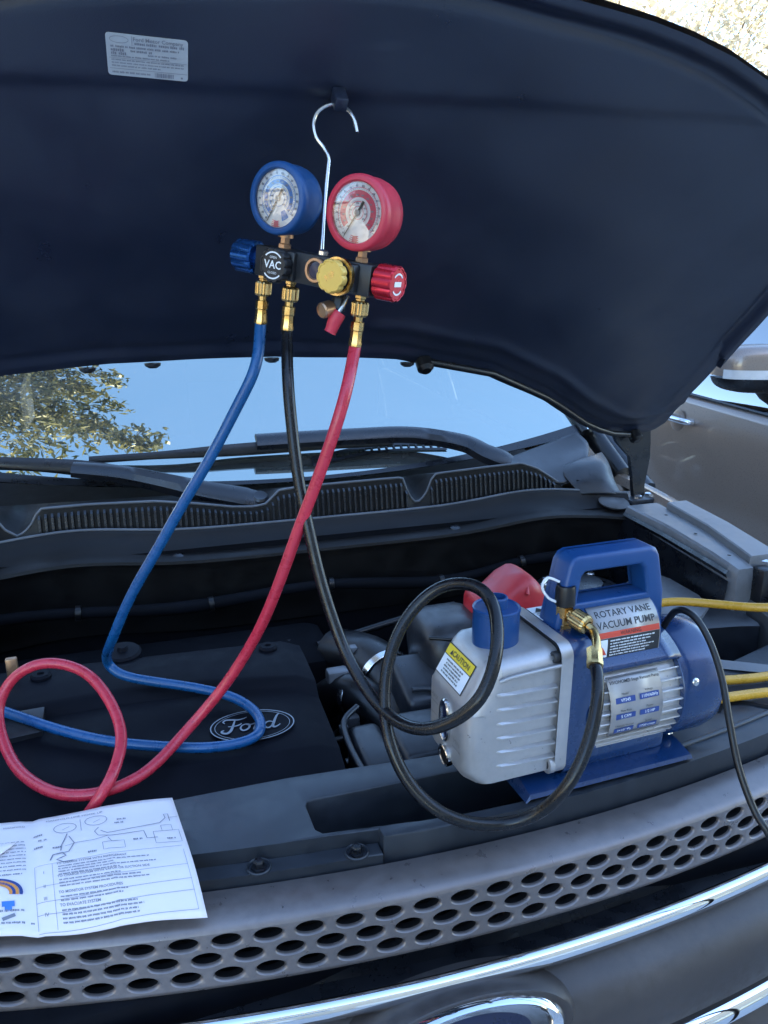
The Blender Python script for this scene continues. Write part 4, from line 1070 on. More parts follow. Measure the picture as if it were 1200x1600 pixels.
# ------------------------------------------------------------------ manifold gauge set
KS = .856
MO = V((.2012, .8497, 1.5941)); mex = V((.652, -.741, -.156)).normalized(); mez = V((.103, -.117, .988)); mez = (mez-mex*mez.dot(mex)).normalized(); mey = mez.cross(mex)
MM = Matrix((mex, mey, mez)).transposed().to_4x4(); MM.translation = MO
def ML(a, y, b): return V((a*KS, y*KS, b*KS))
gauge = thing('manifold_gauge_set', 'black manifold with blue and red pressure gauges hanging by a wire hook from the hood', 'gauge set')
gauge.matrix_basis = MM
def manifold():
    g = gauge
    bm = box_bm(ML(-.090, -.016, -.020), ML(.088, .018, .018), .0022, 2)
    body = bmo('manifold_body', bm, 'anodised_black', g, 40)
    bm = box_bm(ML(-.062, -.022, -.019), ML(-.022, .0, .017), .003, 2); bmo('valve_block', bm, 'anodised_black', body, 40)
    bm = box_bm(ML(.030, -.026, -.018), ML(.072, -.0, .016), .003, 2); bmo('valve_block', bm, 'anodised_black', body, 40)
    # gauges
    for (a, b, kind) in ((-.055, .076, 'blue'), (.063, .073, 'red')):
        Rr = .0430
        prof = [(0, .020), (Rr*.80, .020), (Rr*.93, .016), (Rr*.97, .006), (Rr*.97, -.012), (Rr*.99, -.014), (Rr*1.0, -.020), (Rr*.985, -.0245), (Rr*.94, -.0265), (Rr*.83, -.0268), (Rr*.795, -.025), (Rr*.785, -.0215)]
        prof = [(r*KS, h*KS) for r, h in prof]
        boot = bmo('gauge_boot', lathe_bm(prof, 64, frame(ML(a, 0, b), (0, 1, 0), (1, 0, 0))), 'boot_'+kind, g, 50)
        boot['label'] = kind+' rubber boot with its round dial gauge'
        def disc(y): return lambda x, z, y=y: ML(a+x, y, b+z)
        D = disc(-.0205); bm = bmesh.new(); n = 56
        bm.faces.new([bm.verts.new(D(Rr*.79*math.cos(2*math.pi*k/n), Rr*.79*math.sin(2*math.pi*k/n))) for k in range(n)][::-1])
        dial = bmo('dial', bm, 'dial_white', boot)
        def ring(r0, r1, a0, a1, bm, fnn, n=48):
            for k in range(n):
                t0, t1 = R(a0+(a1-a0)*k/n), R(a0+(a1-a0)*(k+1)/n)
                bm.faces.new([bm.verts.new(fnn(r*Rr*math.cos(t), r*Rr*math.sin(t))) for r, t in ((r0, t0), (r0, t1), (r1, t1), (r1, t0))])
        F1, F2 = disc(-.0209), disc(-.0213)
        bm = bmesh.new()
        if kind == 'blue':
            ring(.40, .52, 240, -40, bm, F1); ring(.30, .325, 240, -40, bm, F1); ring(.60, .62, 240, -40, bm, F1); ring(.20, .215, 0, 360, bm, F1)
            ring(.36, .62, -48, -72, bm, F1, 12)
        else:
            ring(.40, .58, 225, -45, bm, F1); ring(.28, .30, 225, -45, bm, F1); ring(.64, .655, 225, -45, bm, F1); ring(.16, .175, 0, 360, bm, F1)
        bmo('scale_band', bm, 'dial_'+kind, dial)
        bm = bmesh.new()
        for k in range(81):
            t = R(240-280*k/80); r0 = .715 if k % 10 == 0 else (.735 if k % 5 == 0 else .75); w = R(.45 if k % 10 else .8)
            bm.faces.new([bm.verts.new(F2(r*Rr*math.cos(tt), r*Rr*math.sin(tt))) for r, tt in ((r0, t-w), (r0, t+w), (.775, t+w), (.775, t-w))])
        for k in range(49):
            t = R(240-280*k/48); w = R(.6)
            for r0, r1 in ((.345, .375), (.555, .585)) if kind == 'blue' else ((.31, .34), (.60, .63)):
                bm.faces.new([bm.verts.new(F2(r*Rr*math.cos(tt), r*Rr*math.sin(tt))) for r, tt in ((r0, t-w), (r0, t+w), (r1, t+w), (r1, t-w))])
        rr = random.Random(3)
        for rad in (.68, .25, .46):
            m = {.68: 17, .25: 9, .46: 13}[rad]
            for k in range(m):
                t = R(235-270*k/(m-1)); ct, s_ = math.cos(t), math.sin(t)
                greek(bm, lambda x, y: F2(rad*Rr*ct+x, rad*Rr*s_+y), -.0018, .0020, 0, .0028*(.8 if rad < .6 else 1), k)
        bmo('scale_marks', bm, 'print_grey', dial)
        bm = bmesh.new(); ring(.60, .78, -84, -97, bm, disc(-.0216), 6)
        for k in range(4): ring(.60+.05*k, .62+.05*k, -80, -104, bm, disc(-.0216), 6)
        bmo('red_mark', bm, 'dial_red', dial)
        na = R(243 if kind == 'blue' else 241); F3 = disc(-.0228); bm = bmesh.new()
        ca, sa = math.cos(na), math.sin(na)
        NF = lambda y: (lambda x, z: ML(a+x*ca-z*sa, y, b+x*sa+z*ca))
        stroke_bm(bm, [(-.015, 0), (-.009, 0), (0, 0), (.012, 0), (.031, 0)], lambda t: .0024*(1-t)+.0011, NF(-.0226))
        nd = bmo('needle', bm, 'print_black', dial)
        bmo('needle_hub', lathe_bm([(.0034*KS, 0), (.0034*KS, .0022*KS), (.0014*KS, .0028*KS), (0, .0028*KS)], 20, frame(ML(a, -.0215, b), (0, -1, 0))), 'label_silver', dial, 40)
        bm = lathe_bm([(Rr*.79*KS, 0), (Rr*.6*KS, .0006), (Rr*.3*KS, .0010), (0, .0012)], 48, frame(ML(a, -.0243, b), (0, -1, 0)))
        bmo('gauge_glass', bm, 'lens_glass', boot, 180)
        bm = lathe_bm([(.0085*KS, 0), (.0085*KS, .006*KS), (.0062*KS, .007*KS), (.0062*KS, .020*KS)], 6, frame(ML(a, 0, .017), (0, 0, 1)))
        lathe_bm([(.010*KS, .014*KS), (.010*KS, .019*KS), (.006*KS, .0195*KS)], 20, frame(ML(a, 0, .017), (0, 0, 1)), bm)
        bmo('gauge_stem', bm, 'bronze', g, 40)
    # side knobs
    def knob(name, o, ax, r, h, mat, par, fl=12):
        n = fl*6
        wob = lambda k: 1-.10*max(0, math.cos(2*math.pi*(k % 6)/6))**2
        prof = [(r*.55*KS, -.006*KS), (r*.55*KS, 0), (r*.9*KS, 0), (r*KS, .002*KS), (r*KS, (h-.002)*KS), (r*.93*KS, h*KS), (r*.86*KS, h*KS), (r*.84*KS, (h-.001)*KS), (0, (h-.001)*KS)]
        return bmo(name, lathe_bm(prof, n, frame(o, ax, (0, 0, 1)), wob=wob), mat, par, 35)
    k1 = knob('side_knob', ML(-.097, 0, 0), (-1, 0, 0), .0215, .032, 'knob_blue', g, 10); k1['label'] = 'blue ribbed hand knob'
    k2 = knob('side_knob', ML(.091, 0, 0), (1, 0, 0), .0215, .027, 'knob_red', g, 10); k2['label'] = 'red ribbed hand knob'
    FF = lambda x, y: ML(.091+.0265, x, y)
    bm = bmesh.new()
    stroke_bm(bm, [(.012*math.cos(R(t)), .012*math.sin(R(t))) for t in range(40, 141, 10)], .0022, FF); stroke_bm(bm, [(.012*math.cos(R(t)), .012*math.sin(R(t))) for t in range(220, 321, 10)], .0022, FF)
    quad_bm(bm, FF, -.008, -.003, .008, .003)
    bmo('knob_mark', bm, 'print_white', k2)
    # VAC knob
    kv = knob('vacuum_knob', ML(-.043, -.024, -.002), (0, -1, 0), .0215, .014, 'anodised_black', g, 12); kv['label'] = 'black front knob marked VAC'
    FV = lambda x, y: ML(-.043+x, -.0375, -.002+y)
    bm = text_bm('VAC', .0135, lambda x, y: FV(x, y+.0005), bold=.0002)
    add(bm, text_bm('OPEN', .0042, lambda x, y: FV(x, y+.0095))); add(bm, text_bm('CLOSED', .0038, lambda x, y: FV(x, y-.0090)))
    stroke_bm(bm, [(.0158*math.cos(R(t)), .0158*math.sin(R(t))) for t in range(42, 139, 8)], .0018, FV); stroke_bm(bm, [(.0158*math.cos(R(t)), .0158*math.sin(R(t))) for t in range(222, 319, 8)], .0018, FV)
    bmo('lettering', bm, 'print_white', kv)
    # yellow knob and brass sight glass
    ky = knob('charging_knob', ML(.050, -.036, -.001), (0, -1, 0), .0200, .011, 'knob_yellow', g, 9); ky['label'] = 'yellow front knob'
    FY = lambda x, y: ML(.050+x, -.0465, -.001+y)
    bm = text_bm('REF', .010, lambda x, y: FY(x*.8-y*.6, y*.8+x*.6)); bmo('lettering', bm, 'brass', ky)
    lathe('knob_ring', [(.0225*KS, .0), (.0225*KS, .006*KS), (.019*KS, .006*KS)], ML(.050, -.0265, -.001), (0, -1, 0), 'brass', g, 36)
    sg = bmo('sight_glass', lathe_bm([(.0155*KS, 0), (.0155*KS, .003*KS), (.0145*KS, .0045*KS), (.0115*KS, .0045*KS), (.0105*KS, .0015*KS)], 40, frame(ML(.009, -.0162, 0), (0, -1, 0)), wob=lambda k: 1 if k % 2 else .985), 'bronze', g, 30)
    lathe('sight_lens', [(.0112*KS, 0), (.006*KS, .0006), (0, .0008)], ML(.009, -.0175, 0), (0, -1, 0), 'emblem_blue', sg, 32)
    # hose ports: fitting, knurled nut, ferrule
    for (a, mat_end) in ((-.085, 0), (-.040, 0), (.068, 0)):
        o = ML(a, 0, -.019); z = lambda d: d*KS
        p = bmo('port', lathe_bm([(z(.0075), 0), (z(.0075), z(.005)), (z(.006), z(.006)), (z(.006), z(.010))], 6, frame(o, (0, 0, -1))), 'brass', g, 30)
        n = 40
        nut = bmo('knurled_nut', lathe_bm([(z(.007), z(.008)), (z(.010), z(.009)), (z(.0112), z(.011)), (z(.0112), z(.024)), (z(.0112), z(.0245)), (z(.0098), z(.027)), (z(.006), z(.028))], n, frame(o, (0, 0, -1)), wob=lambda k: 1 if k % 2 else .94), 'brass', p, 20)
        fer = bmo('ferrule', lathe_bm([(z(.0058), z(.027)), (z(.0058), z(.033)), (z(.0085), z(.034)), (z(.0088), z(.044)), (z(.0078), z(.045)), (z(.0082), z(.058)), (z(.0088), z(.060)), (z(.0088), z(.064)), (z(.006), z(.0645))], 8, frame(o, (0, 0, -1))), 'brass', p, 25)
    # lower stub valve with red lever
    o = ML(.040, -.004, -.019)
    st = bmo('ball_valve', lathe_bm([(.006*KS, 0), (.006*KS, .010*KS), (.0095*KS, .011*KS), (.0095*KS, .024*KS), (.006*KS, .026*KS)], 8, frame(o, (.1, -.25, -1))), 'anodised_black', g, 35)
    bmo('valve_end', lathe_bm([(.007*KS, 0), (.0075*KS, .012*KS), (.010*KS, .013*KS), (.010*KS, .026*KS), (.0085*KS, .028*KS), (.0085*KS, .026*KS), (.006*KS, .026*KS), (0, .026*KS)], 24, frame(ML(.040, -.006, -.038), (-.25, -1, -.25))), 'bronze', st, 35)
    bm = tube_bm(catmull([ML(.052, -.006, -.024), ML(.051, -.012, -.036), ML(.046, -.018, -.048)], 5), .0028*KS, 8); bmo('lever_arm', bm, 'steel', st, 50)
    bm = tube_bm(catmull([ML(.049, -.014, -.044), ML(.046, -.017, -.052), ML(.043, -.020, -.066), ML(.042, -.021, -.070)], 4), lambda t: (.0085+.001*math.sin(t*6))*KS, 14)
    bmo('lever_grip', bm, 'boot_red', st, 60)
    # wire hook
    rod = [(0.207, 0.854, 1.606), (0.207, 0.854, 1.615), (0.214, 0.867, 1.661), (0.221, 0.876, 1.699), (0.2225, 0.879, 1.710), (0.219, 0.884, 1.720), (0.212, 0.889, 1.731), (0.210, 0.893, 1.744), (0.214, 0.895, 1.755), (0.223, 0.895, 1.7625), (0.234, 0.893, 1.765), (0.245, 0.888, 1.761), (0.252, 0.882, 1.751), (0.2545, 0.877, 1.736)]
    inv = MM.inverted()
    hk = bmo('hook', tube_bm([inv @ p for p in catmull(rod, 7)], .0024, 12), 'steel', g, 60)
    bmo('hook_nut', lathe_bm([(.0055, -.003), (.0055, .004), (.003, .006)], 6, frame(ML(.006, 0, .018), (0, 0, 1))), 'steel', g, 30)
manifold()
def port_end(a): 
    return [MM @ ML(a, 0, -.078), MM @ ML(a, 0, -.088)]

# ------------------------------------------------------------------ hoses
def hose(name, label, pts, r, mat, seg=14):
    P = smooth_path(catmull(pts, 10), 12)
    o = tube(name, P, r, mat, None, seg); tag(o, label, 'hose'); return o
blue_pts = port_end(-.085)+[(0.135, 0.885, 1.490), (0.112, 0.892, 1.444), (0.076, 0.900, 1.380), (0.043, 0.915, 1.325), (0.010, 0.935, 1.265), (-0.026, 0.954, 1.202), (-0.055, 0.976, 1.135), (-0.068, 1.020, 1.085), (-0.050, 1.010, 1.065), (-0.005, 0.994, 1.055), (0.048, 0.976, 1.046), (0.093, 0.950, 1.038), (0.117, 0.911, 1.033), (0.117, 0.874, 1.029), (0.096, 0.855, 1.028), (0.052, 0.855, 1.028), (0, 0.872, 1.029), (-0.068, 0.903, 1.031), (-0.130, 0.943, 1.036), (-0.203, 0.995, 1.048), (-0.306, 1.071, 1.058), (-0.420, 1.160, 1.055), (-.455, 1.22, .99)]
hose('blue_hose', 'blue rubber charging hose curving from the manifold across the engine cover', blue_pts, .0066, 'hose_blue')
black_pts = port_end(-.040)+[(0.163, 0.845, 1.480), (0.162, 0.828, 1.433), (0.164, 0.809, 1.372), (0.171, 0.788, 1.312), (0.179, 0.768, 1.258), (0.193, 0.740, 1.199), (0.207, 0.703, 1.166), (0.222, 0.661, 1.152), (0.239, 0.623, 1.157), (0.263, 0.599, 1.175), (0.284, 0.585, 1.202), (0.302, 0.593, 1.229), (0.315, 0.613, 1.254), (0.323, 0.644, 1.274), (0.315, 0.671, 1.282), (0.297, 0.697, 1.275), (0.274, 0.709, 1.257), (0.249, 0.708, 1.228), (0.229, 0.693, 1.193), (0.220, 0.675, 1.160), (0.218, 0.656, 1.133), (0.226, 0.638, 1.102), (0.244, 0.621, 1.076), (0.271, 0.605, 1.058), (0.312, 0.599, 1.045), (0.350, 0.585, 1.057), (0.372, 0.568, 1.092), (0.395, 0.570, 1.130), (0.415, 0.585, 1.168), (.426, .602, 1.190), (.433, .620, 1.199)]
hose('black_hose', 'black rubber hose looping round in front of the vacuum pump', black_pts, .0066, 'hose_black')
red_pts = port_end(.068)+[(0.212, 0.780, 1.472), (0.196, 0.777, 1.426), (0.177, 0.787, 1.369), (0.159, 0.798, 1.317), (0.141, 0.809, 1.262), (0.123, 0.830, 1.204), (0.102, 0.853, 1.151), (0.069, 0.863, 1.099), (0.024, 0.862, 1.052), (-0.019, 0.822, 1.036), (-0.057, 0.799, 1.034), (-0.093, 0.799, 1.032), (-0.130, 0.821, 1.030), (-0.167, 0.870, 1.032), (-0.188, 0.918, 1.045), (-0.196, 0.953, 1.070), (-0.180, 0.967, 1.100), (-0.150, 0.962, 1.120), (-0.118, 0.957, 1.120), (-0.084, 0.934, 1.110), (-0.059, 0.889, 1.090), (-0.049, 0.846, 1.070), (-0.057, 0.806, 1.056), (-0.072, 0.782, 1.042), (-0.103, 0.788, 1.000), (-0.152, 0.80, 0.960), (-0.215, 0.80, 0.930)]
hose('red_hose', 'red rubber hose hanging from the manifold and coiling over the engine cover', red_pts, .0066, 'hose_red')
yel_pts = [(1.20, 0.60, 1.13), (1.110, 0.716, 1.128), (1.009, 0.784, 1.122), (0.900, 0.856, 1.100), (0.853, 0.911, 1.090), (0.790, 0.954, 1.085), (0.715, 0.95, 1.07), (0.655, 0.86, 1.047), (0.68, 0.80, 1.040), (0.755, 0.782, 1.039), (0.826, 0.770, 1.039), (0.930, 0.771, 1.039), (1.0, 0.734, 1.039), (0.944, 0.694, 1.039), (0.876, 0.715, 1.039), (0.793, 0.735, 1.039), (0.723, 0.741, 1.039), (0.655, 0.75, 1.039)]
hose('yellow_hose', 'yellow rubber hose looping out from behind the vacuum pump', yel_pts, .0068, 'hose_yellow')

# ------------------------------------------------------------------ instruction sheet
def sheet(name, label, corner, drop, seed, nx=24, ny=24):
    TL, TR, BR, BL = [V(c) for c in corner]; rr = random.Random(seed)
    def S(s, t, dz=0):
        p = TL.lerp(TR, s).lerp(BL.lerp(BR, s), t)
        return p+V((0, 0, drop(s, t)+dz))
    vs_, fs = [], []
    for j in range(ny+1):
        for i in range(nx+1): vs_.append(S(i/nx, j/ny))
    for j in range(ny):
        for i in range(nx):
            a = j*(nx+1)+i; fs.append((a, a+nx+1, a+nx+2, a+1))
    o = mk(name, vs_, fs, 'paper', None, 180)
    m = o.modifiers.new('thick', 'SOLIDIFY'); m.thickness = .0003; m.offset = -1
    tag(o, label, 'paper'); return o, S
def paper():
    dr = lambda s, t: (sm(t, [0, .15, .45, .66, .82, 1.0], [.0, .0015, .0025, .0015, -.004, -.016]) + .003*math.sin(s*7+.6)*t*t
                       + .008*max(0, t-.75)*math.sin(s*16+1) - .0022*math.exp(-((s-.515)/.02)**2) + .004*math.exp(-((s-.75)/.2)**2)*math.sin(t*math.pi) + .003*math.exp(-(t/.08)**2)*math.sin(s*9) + .0012*abs(math.sin(s*6.2))*math.exp(-abs(t-.5)/.03) + .0010*math.exp(-abs(s-.76)/.015))
    o, S = sheet('instruction_sheet', 'unfolded white instruction sheet with printed diagram lying on the radiator cover', [(-.300, .788, 1.0345), (.001, .759, 1.0345), (.022, .594, 1.0345), (-.286, .656, 1.0345)], dr, 1, 48, 24)
    # right page = s .515 .. 1 ; page coordinates x 0..1 , y 0..1 downwards
    pg = lambda x, y: S(.515+.485*x, y, .0007)
    bm = bmesh.new(); H = 1.0
    def line(pts, w=.004):
        q = [pts[0]]
        for a, c in zip(pts, pts[1:]):
            n = max(1, int(math.hypot(c[0]-a[0], c[1]-a[1])/.03))
            q += [(a[0]+(c[0]-a[0])*i/n, a[1]+(c[1]-a[1])*i/n) for i in range(1, n+1)]
        stroke_bm(bm, q, w*.62, pg)
    add(bm, text_bm('MANIFOLD LINE HOOK UP', .032, lambda x, y: pg(.30+x, .075-y)))
    for cx, cy in ((.23, .20), (.44, .165)):
        line([(cx+.075*math.cos(R(t)), cy+.055*math.sin(R(t))) for t in range(0, 361, 15)], .007); line([(cx-.02, cy+.02), (cx+.03, cy-.01)], .005)
    line([(.335, .12), (.335, .26)], .005)
    line([(.24, .27), (.22, .33), (.20, .38), (.19, .44)], .012); line([(.45, .25), (.42, .29), (.44, .34), (.52, .36), (.74, .34), (.75, .42), (.82, .42)], .008)
    line([(.46, .29), (.50, .33), (.60, .31), (.86, .27), (1.03*.86+.02, .22), (.90, .18), (.93, .18), (.93, .26)], .008)
    line([(.93, .22), (1.0*.99, .22)], .005)
    line([(.22, .40), (.30, .38), (.40, .38), (.50, .36)], .006); line([(.25, .30), (.28, .38), (.24, .46), (.16, .47)], .010)
    for (x0, y0, x1, y1) in ((.46, .42, .60, .50), (.80, .36, .97, .48), (.86, .30, .93, .36)): line([(x0, y0), (x1, y0), (x1, y1), (x0, y1), (x0, y0)], .005)
    line([(.12, .52), (.14, .47), (.20, .46), (.22, .50), (.16, .52), (.20, .55), (.26, .55)], .014); line([(.50, .38), (.52, .42), (.56, .42)], .008)
    for i, (x, y) in enumerate(((.02, .24), (.05, .30), (.02, .37), (.58, .18), (.56, .22), (.36, .50), (.14, .40), (.88, .44), (.66, .42))): greek(bm, pg, x, x+.06, y, .018, i)
    # table
    X = (.02, .13, .96); Y = (.555, .69, .81, .885, .985)
    for x in X: line([(x, .555), (x, .955 if x > .5 else .975)], .0035)
    for i, y in enumerate((.53, .70, .80, .87, .965)): line([(.02, y+.025), (.96, y-.02 if 0 < i < 4 else y-.01)], .0035)
    heads = ((.560, 'TO CHARGE SYSTEM WITH REFRIGERANT'), (.665, 'TO CHARGE SYSTEM WITH VAPOR OR SUCTION SIDE'), (.775, 'TO MONITOR SYSTEM PROCEDURES'), (.850, 'TO EVACUATE SYSTEM'))
    for y, s in heads: add(bm, text_bm(s, .0235, lambda x, yy, y=y: pg(.155+x, y-yy), 'LEFT', .0003))
    k = 0
    for y, n in ((.585, 4), (.692, 3), (.802, 2), (.877, 4)):
        for j in range(n):
            greek(bm, pg, .165, .165+random.Random(k).uniform(.3, .62), y+.0215*j, .011, k); k += 1
    for y, s in ((.62, 'I'), (.725, 'II'), (.805, 'III'), (.895, 'IV')): add(bm, text_bm(s, .030, lambda x, yy, y=y: pg(.075+x, y-yy)))
    greek(bm, pg, -.02, .0, .93, .012, 3)
    # left page
    lp = lambda x, y: S(.515*x, y, .0007)
    add(bm, text_bm('MANIFOLD', .03, lambda x, yy: lp(.90+x*.9, .10-yy)))
    for j in range(9): greek(bm, lp, .72, .97, .28+.035*j, .012, 40+j)
    greek(bm, lp, .80, .95, .60, .014, 80); greek(bm, lp, .80, .95, .86, .014, 81); greek(bm, lp, .80, .95, .93, .012, 82)
    bmo('print', bm, 'print_grey', o)
    for col, r in (('print_blue', .20), ('print_orange', .175), ('print_blue', .155), ('print_orange', .135)):
        bm = bmesh.new(); stroke_bm(bm, [(.76+r*.9*math.cos(R(t)), .74-r*.55*math.sin(R(t))) for t in range(-10, 181, 8)], .018, lp); bmo('hose_picture', bm, col, o)
    bm = bmesh.new(); quad_bm(bm, lp, .83, .80, .90, .835); quad_bm(bm, lp, .845, .835, .885, .86); bmo('knob_picture', bm, 'dial_blue', o)
    bm = bmesh.new(); stroke_bm(bm, [(.83, .91), (.90, .885)], .02, lp); bmo('fitting_picture', bm, 'print_grey', o)
    o2, S2 = sheet('loose_page', 'small loose white page lying on the left half of the instruction sheet', [(-.340, .752, 1.0425), (-.152, .728, 1.0425), (-.215, .668, 1.0405), (-.37, .69, 1.0405)], lambda s, t: .002*math.sin(s*4+t*3), 5, 12, 12)
    bm = bmesh.new(); q = lambda x, y: S2(x, y, .0006)
    for j in range(8): greek(bm, q, .45, .85, .2+.08*j, .03, 60+j)
    bmo('print', bm, 'print_grey', o2)
paper()

# ------------------------------------------------------------------ vacuum pump
pump = thing('vacuum_pump', 'blue and silver rotary vane vacuum pump sitting on the radiator cover', 'pump', (.297, .695, 1.0325), (0, 0, R(2.5)))
def make_pump():
    P = pump
    # ---- cast oil tank: side profile with a sloping brow, rounded towards the sides
    prof = [(.012, .028), (.004, .034), (.0, .045), (.0, .112), (.003, .120), (.026, .160), (.032, .166), (.040, .1685), (.110, .172)]
    hw = .054
    ys = [-1, -.985, -.94, -.86, -.74, -.62, -.3, 0, .3, .62, .74, .86, .94, .985, 1]
    def inset(y):
        a = abs(y)
        return 0 if a < .62 else .020*(1-math.sqrt(max(0, 1-((a-.62)/.38)**2)))
    vs_, fs = [], []
    cx, cz = .070, .095
    for (x, z) in prof:
        for y in ys:
            i = inset(y)
            d = V((x-cx, 0, z-cz)); n = V((-1 if x < .002 else (-.6 if x < .03 else 0), 0, 1 if z > .125 else 0))
            xx = x+(i*1.0 if x < .035 else 0); zz = z-(i*1.0 if z > .115 else 0)
            vs_.append((xx, y*hw, zz))
    m = len(ys)
    for j in range(len(prof)-1):
        for k in range(m-1): q = j*m+k; fs.append((q, q+1, q+m+1, q+m))
    # sides and bottom
    side0 = [j*m for j in range(len(prof))]; side1 = [j*m+m-1 for j in range(len(prof))]
    a = len(vs_); vs_ += [(.110, -hw, .028), (.110, hw, .028)]
    fs.append(side0+[a]); fs.append(side1[::-1]+[]+[a+1] if False else list(reversed(side1+[a+1])))
    fs.append([k for k in range(m-1, -1, -1)]+[a, a+1])
    bm = bmesh.new(); vv = [bm.verts.new(v) for v in vs_]
    for f in fs: bm.faces.new([vv[i] for i in f])
    bmesh.ops.recalc_face_normals(bm, faces=bm.faces[:])
    tank = bmo('oil_tank', bm, 'cast_alu', P, 32)
    # flange
    bm = plate_bm(rrect(-.0605, .020, .0605, .180, .016, 6), [], .106, .121, .003, 2)
    for v in bm.verts: v.co = V((v.co.z, v.co.x, v.co.y))
    bmesh.ops.recalc_face_normals(bm, faces=bm.faces[:])
    fl = bmo('tank_flange', bm, 'cast_alu', P, 35)
    for y, z in ((-.051, .165), (.051, .165), (-.051, .034), (.051, .034)):
        lathe('bolt', [(.0065, -.002), (.0065, .004), (.0055, .005), (.0032, .005), (.0030, .002), (0, .002)], (.1055, y, z), (-1, 0, 0), 'print_black', fl, 18)
        # boss gusset
    for s in (-1, 1):
        bm = bmesh.new(); bmesh.ops.create_cone(bm, cap_ends=True, segments=20, radius1=.011, radius2=.011, depth=.006, matrix=frame((.104, s*.051, .034), (1, 0, 0)))
        bmo('bolt_boss', bm, 'cast_alu', fl, 40)
    # cooling ribs along both sides
    rm = bpy.data.meshes.new('rib'); b = bmesh.new()
    sec = [(.036, .0), (.042, -.0022), (.060, -.0042), (.107, -.0056)]
    rows = []
    for x, d in sec: rows.append([b.verts.new((x, -hw+.0005, .0030)), b.verts.new((x, -hw+d, .0009)), b.verts.new((x, -hw+d, -.0006)), b.verts.new((x, -hw+.0005, -.0012))])
    for p, q in zip(rows, rows[1:]):
        for i in range(3): b.faces.new((p[i], p[i+1], q[i+1], q[i]))
    bmesh.ops.recalc_face_normals(b, faces=b.faces[:]); b.to_mesh(rm); b.free(); rm.materials.append(M['cast_alu'])
    for s in (1, -1):
        for k in range(6):
            o = bpy.data.objects.new('rib', rm); COL.objects.link(o); o.parent = tank; o.location = (-.0006*k, 0, .047+.0172*k); o.scale = (1, s, 1)
    # brow recess over the ribs: a long pocket edge
    tube('tank_edge', catmull([(.036, -hw-.0002, .150), (.05, -hw-.0035, .1545), (.08, -hw-.0050, .157), (.106, -hw-.0055, .1585)], 5), .0022, 'cast_alu', tank, 8)
    # sight glass, drain plug
    def oval_ring(name, prof, o, mat, par, n=40):
        bm = bmesh.new(); rings = []
        for a, b_, h in prof: rings.append([bm.verts.new((o[0]-h, o[1]+a*math.cos(2*math.pi*k/n), o[2]+b_*math.copysign(abs(math.sin(2*math.pi*k/n))**.75, math.sin(2*math.pi*k/n)))) for k in range(n)])
        for p, q in zip(rings, rings[1:]):
            for k in range(n): bm.faces.new((p[k], p[(k+1) % n], q[(k+1) % n], q[k]))
        bm.faces.new(rings[-1]); bmesh.ops.recalc_face_normals(bm, faces=bm.faces[:])
        return bmo(name, bm, mat, par, 40)
    sgl = oval_ring('sight_glass', [(.0125, .026, 0), (.0125, .026, .0025), (.0110, .0245, .0040), (.0095, .0230, .0030), (.0090, .0225, .0005)], (0, -.003, .084), 'steel', tank)
    oval_ring('glass', [(.0092, .0227, .0012), (.006, .018, .0018)], (0, -.003, .084), 'emblem_blue', sgl)
    dp = lathe('drain_plug', [(.013, -.002), (.013, .003), (.0118, .004), (.0105, .003)], (.0015, -.002, .0385), (-1, 0, -.1), 'steel', tank, 28)
    lathe('plug_hole', [(.0108, 0), (0, .0002)], (.0015-.0022, -.002, .0385), (-1, 0, -.1), 'hole_black', dp, 24)
    bm = text_bm('MAX', .0085, lambda x, y: V((-.0006, .027-x, .098+y))); add(bm, text_bm('MIN', .0085, lambda x, y: V((-.0006, -.031-x, .071+y))))
    quad_bm(bm, lambda x, y: V((-.0006, .027-x, .091+y)), -.010, -.0006, .010, .0006); quad_bm(bm, lambda x, y: V((-.0006, -.031-x, .063+y)), -.010, -.0006, .010, .0006)
    quad_bm(bm, lambda x, y: V((-.0006, .027-x, .076+y)), -.008, -.0005, .006, .0005)
    bmo('lettering', bm, 'label_silver', tank)
    # caution label on the brow
    o = V((.0145, .006, .140)); ez = V((.023, 0, .040)).normalized(); ex = V((0, -1, 0)); nn = ex.cross(ez)
    if nn.x > 0: nn = -nn
    cf = lambda d: (lambda x, y: o+ex*x+ez*y+nn*d)
    bm = bmesh.new(); quad_bm(bm, cf(.0006), -.032, -.0185, .032, .0185); lb = bmo('caution_label', bm, 'print_black', tank)
    bm = bmesh.new(); quad_bm(bm, cf(.0010), -.0308, -.0173, .0308, .0045); bmo('label_field', bm, 'print_white', lb)
    bm = bmesh.new(); quad_bm(bm, cf(.0010), -.0308, .0055, .0308, .0173); bmo('label_banner', bm, 'print_yellow', lb)
    bm = text_bm('CAUTION', .0088, lambda x, y: cf(.0014)(x+.004, y+.0108), bold=.0001)
    v3 = [bm.verts.new(cf(.0014)(x, y)) for x, y in ((-.0215, .0078), (-.0150, .0078), (-.0182, .0138))]; bm.faces.new(v3)
    for j in range(5): greek(bm, cf(.0014), -.021+.002*(j % 2), .019-.002*(j % 2), .001-.0036*j, .0020, j)
    bmo('lettering', bm, 'print_black', lb)
    # ---- blue exhaust cap
    cp = lathe('exhaust_cap', [(.0265, .160), (.0265, .166), (.0258, .167), (.0258, .2055), (.0265, .206), (.0265, .2085), (.0250, .2095), (.0235, .2080), (.0120, .2080), (.0120, .2195), (.0112, .2205), (.0095, .2205), (.0092, .214), (0, .214)], (.060, .002, 0), (0, 0, 1), 'cap_blue', P, 40, False, 30)
    # ---- blue pump head
    bm = plate_bm(rrect(-.058, .012, .058, .178, .020, 6), [], .121, .150, .004, 2)
    for v in bm.verts: v.co = V((v.co.z, v.co.x, v.co.y))
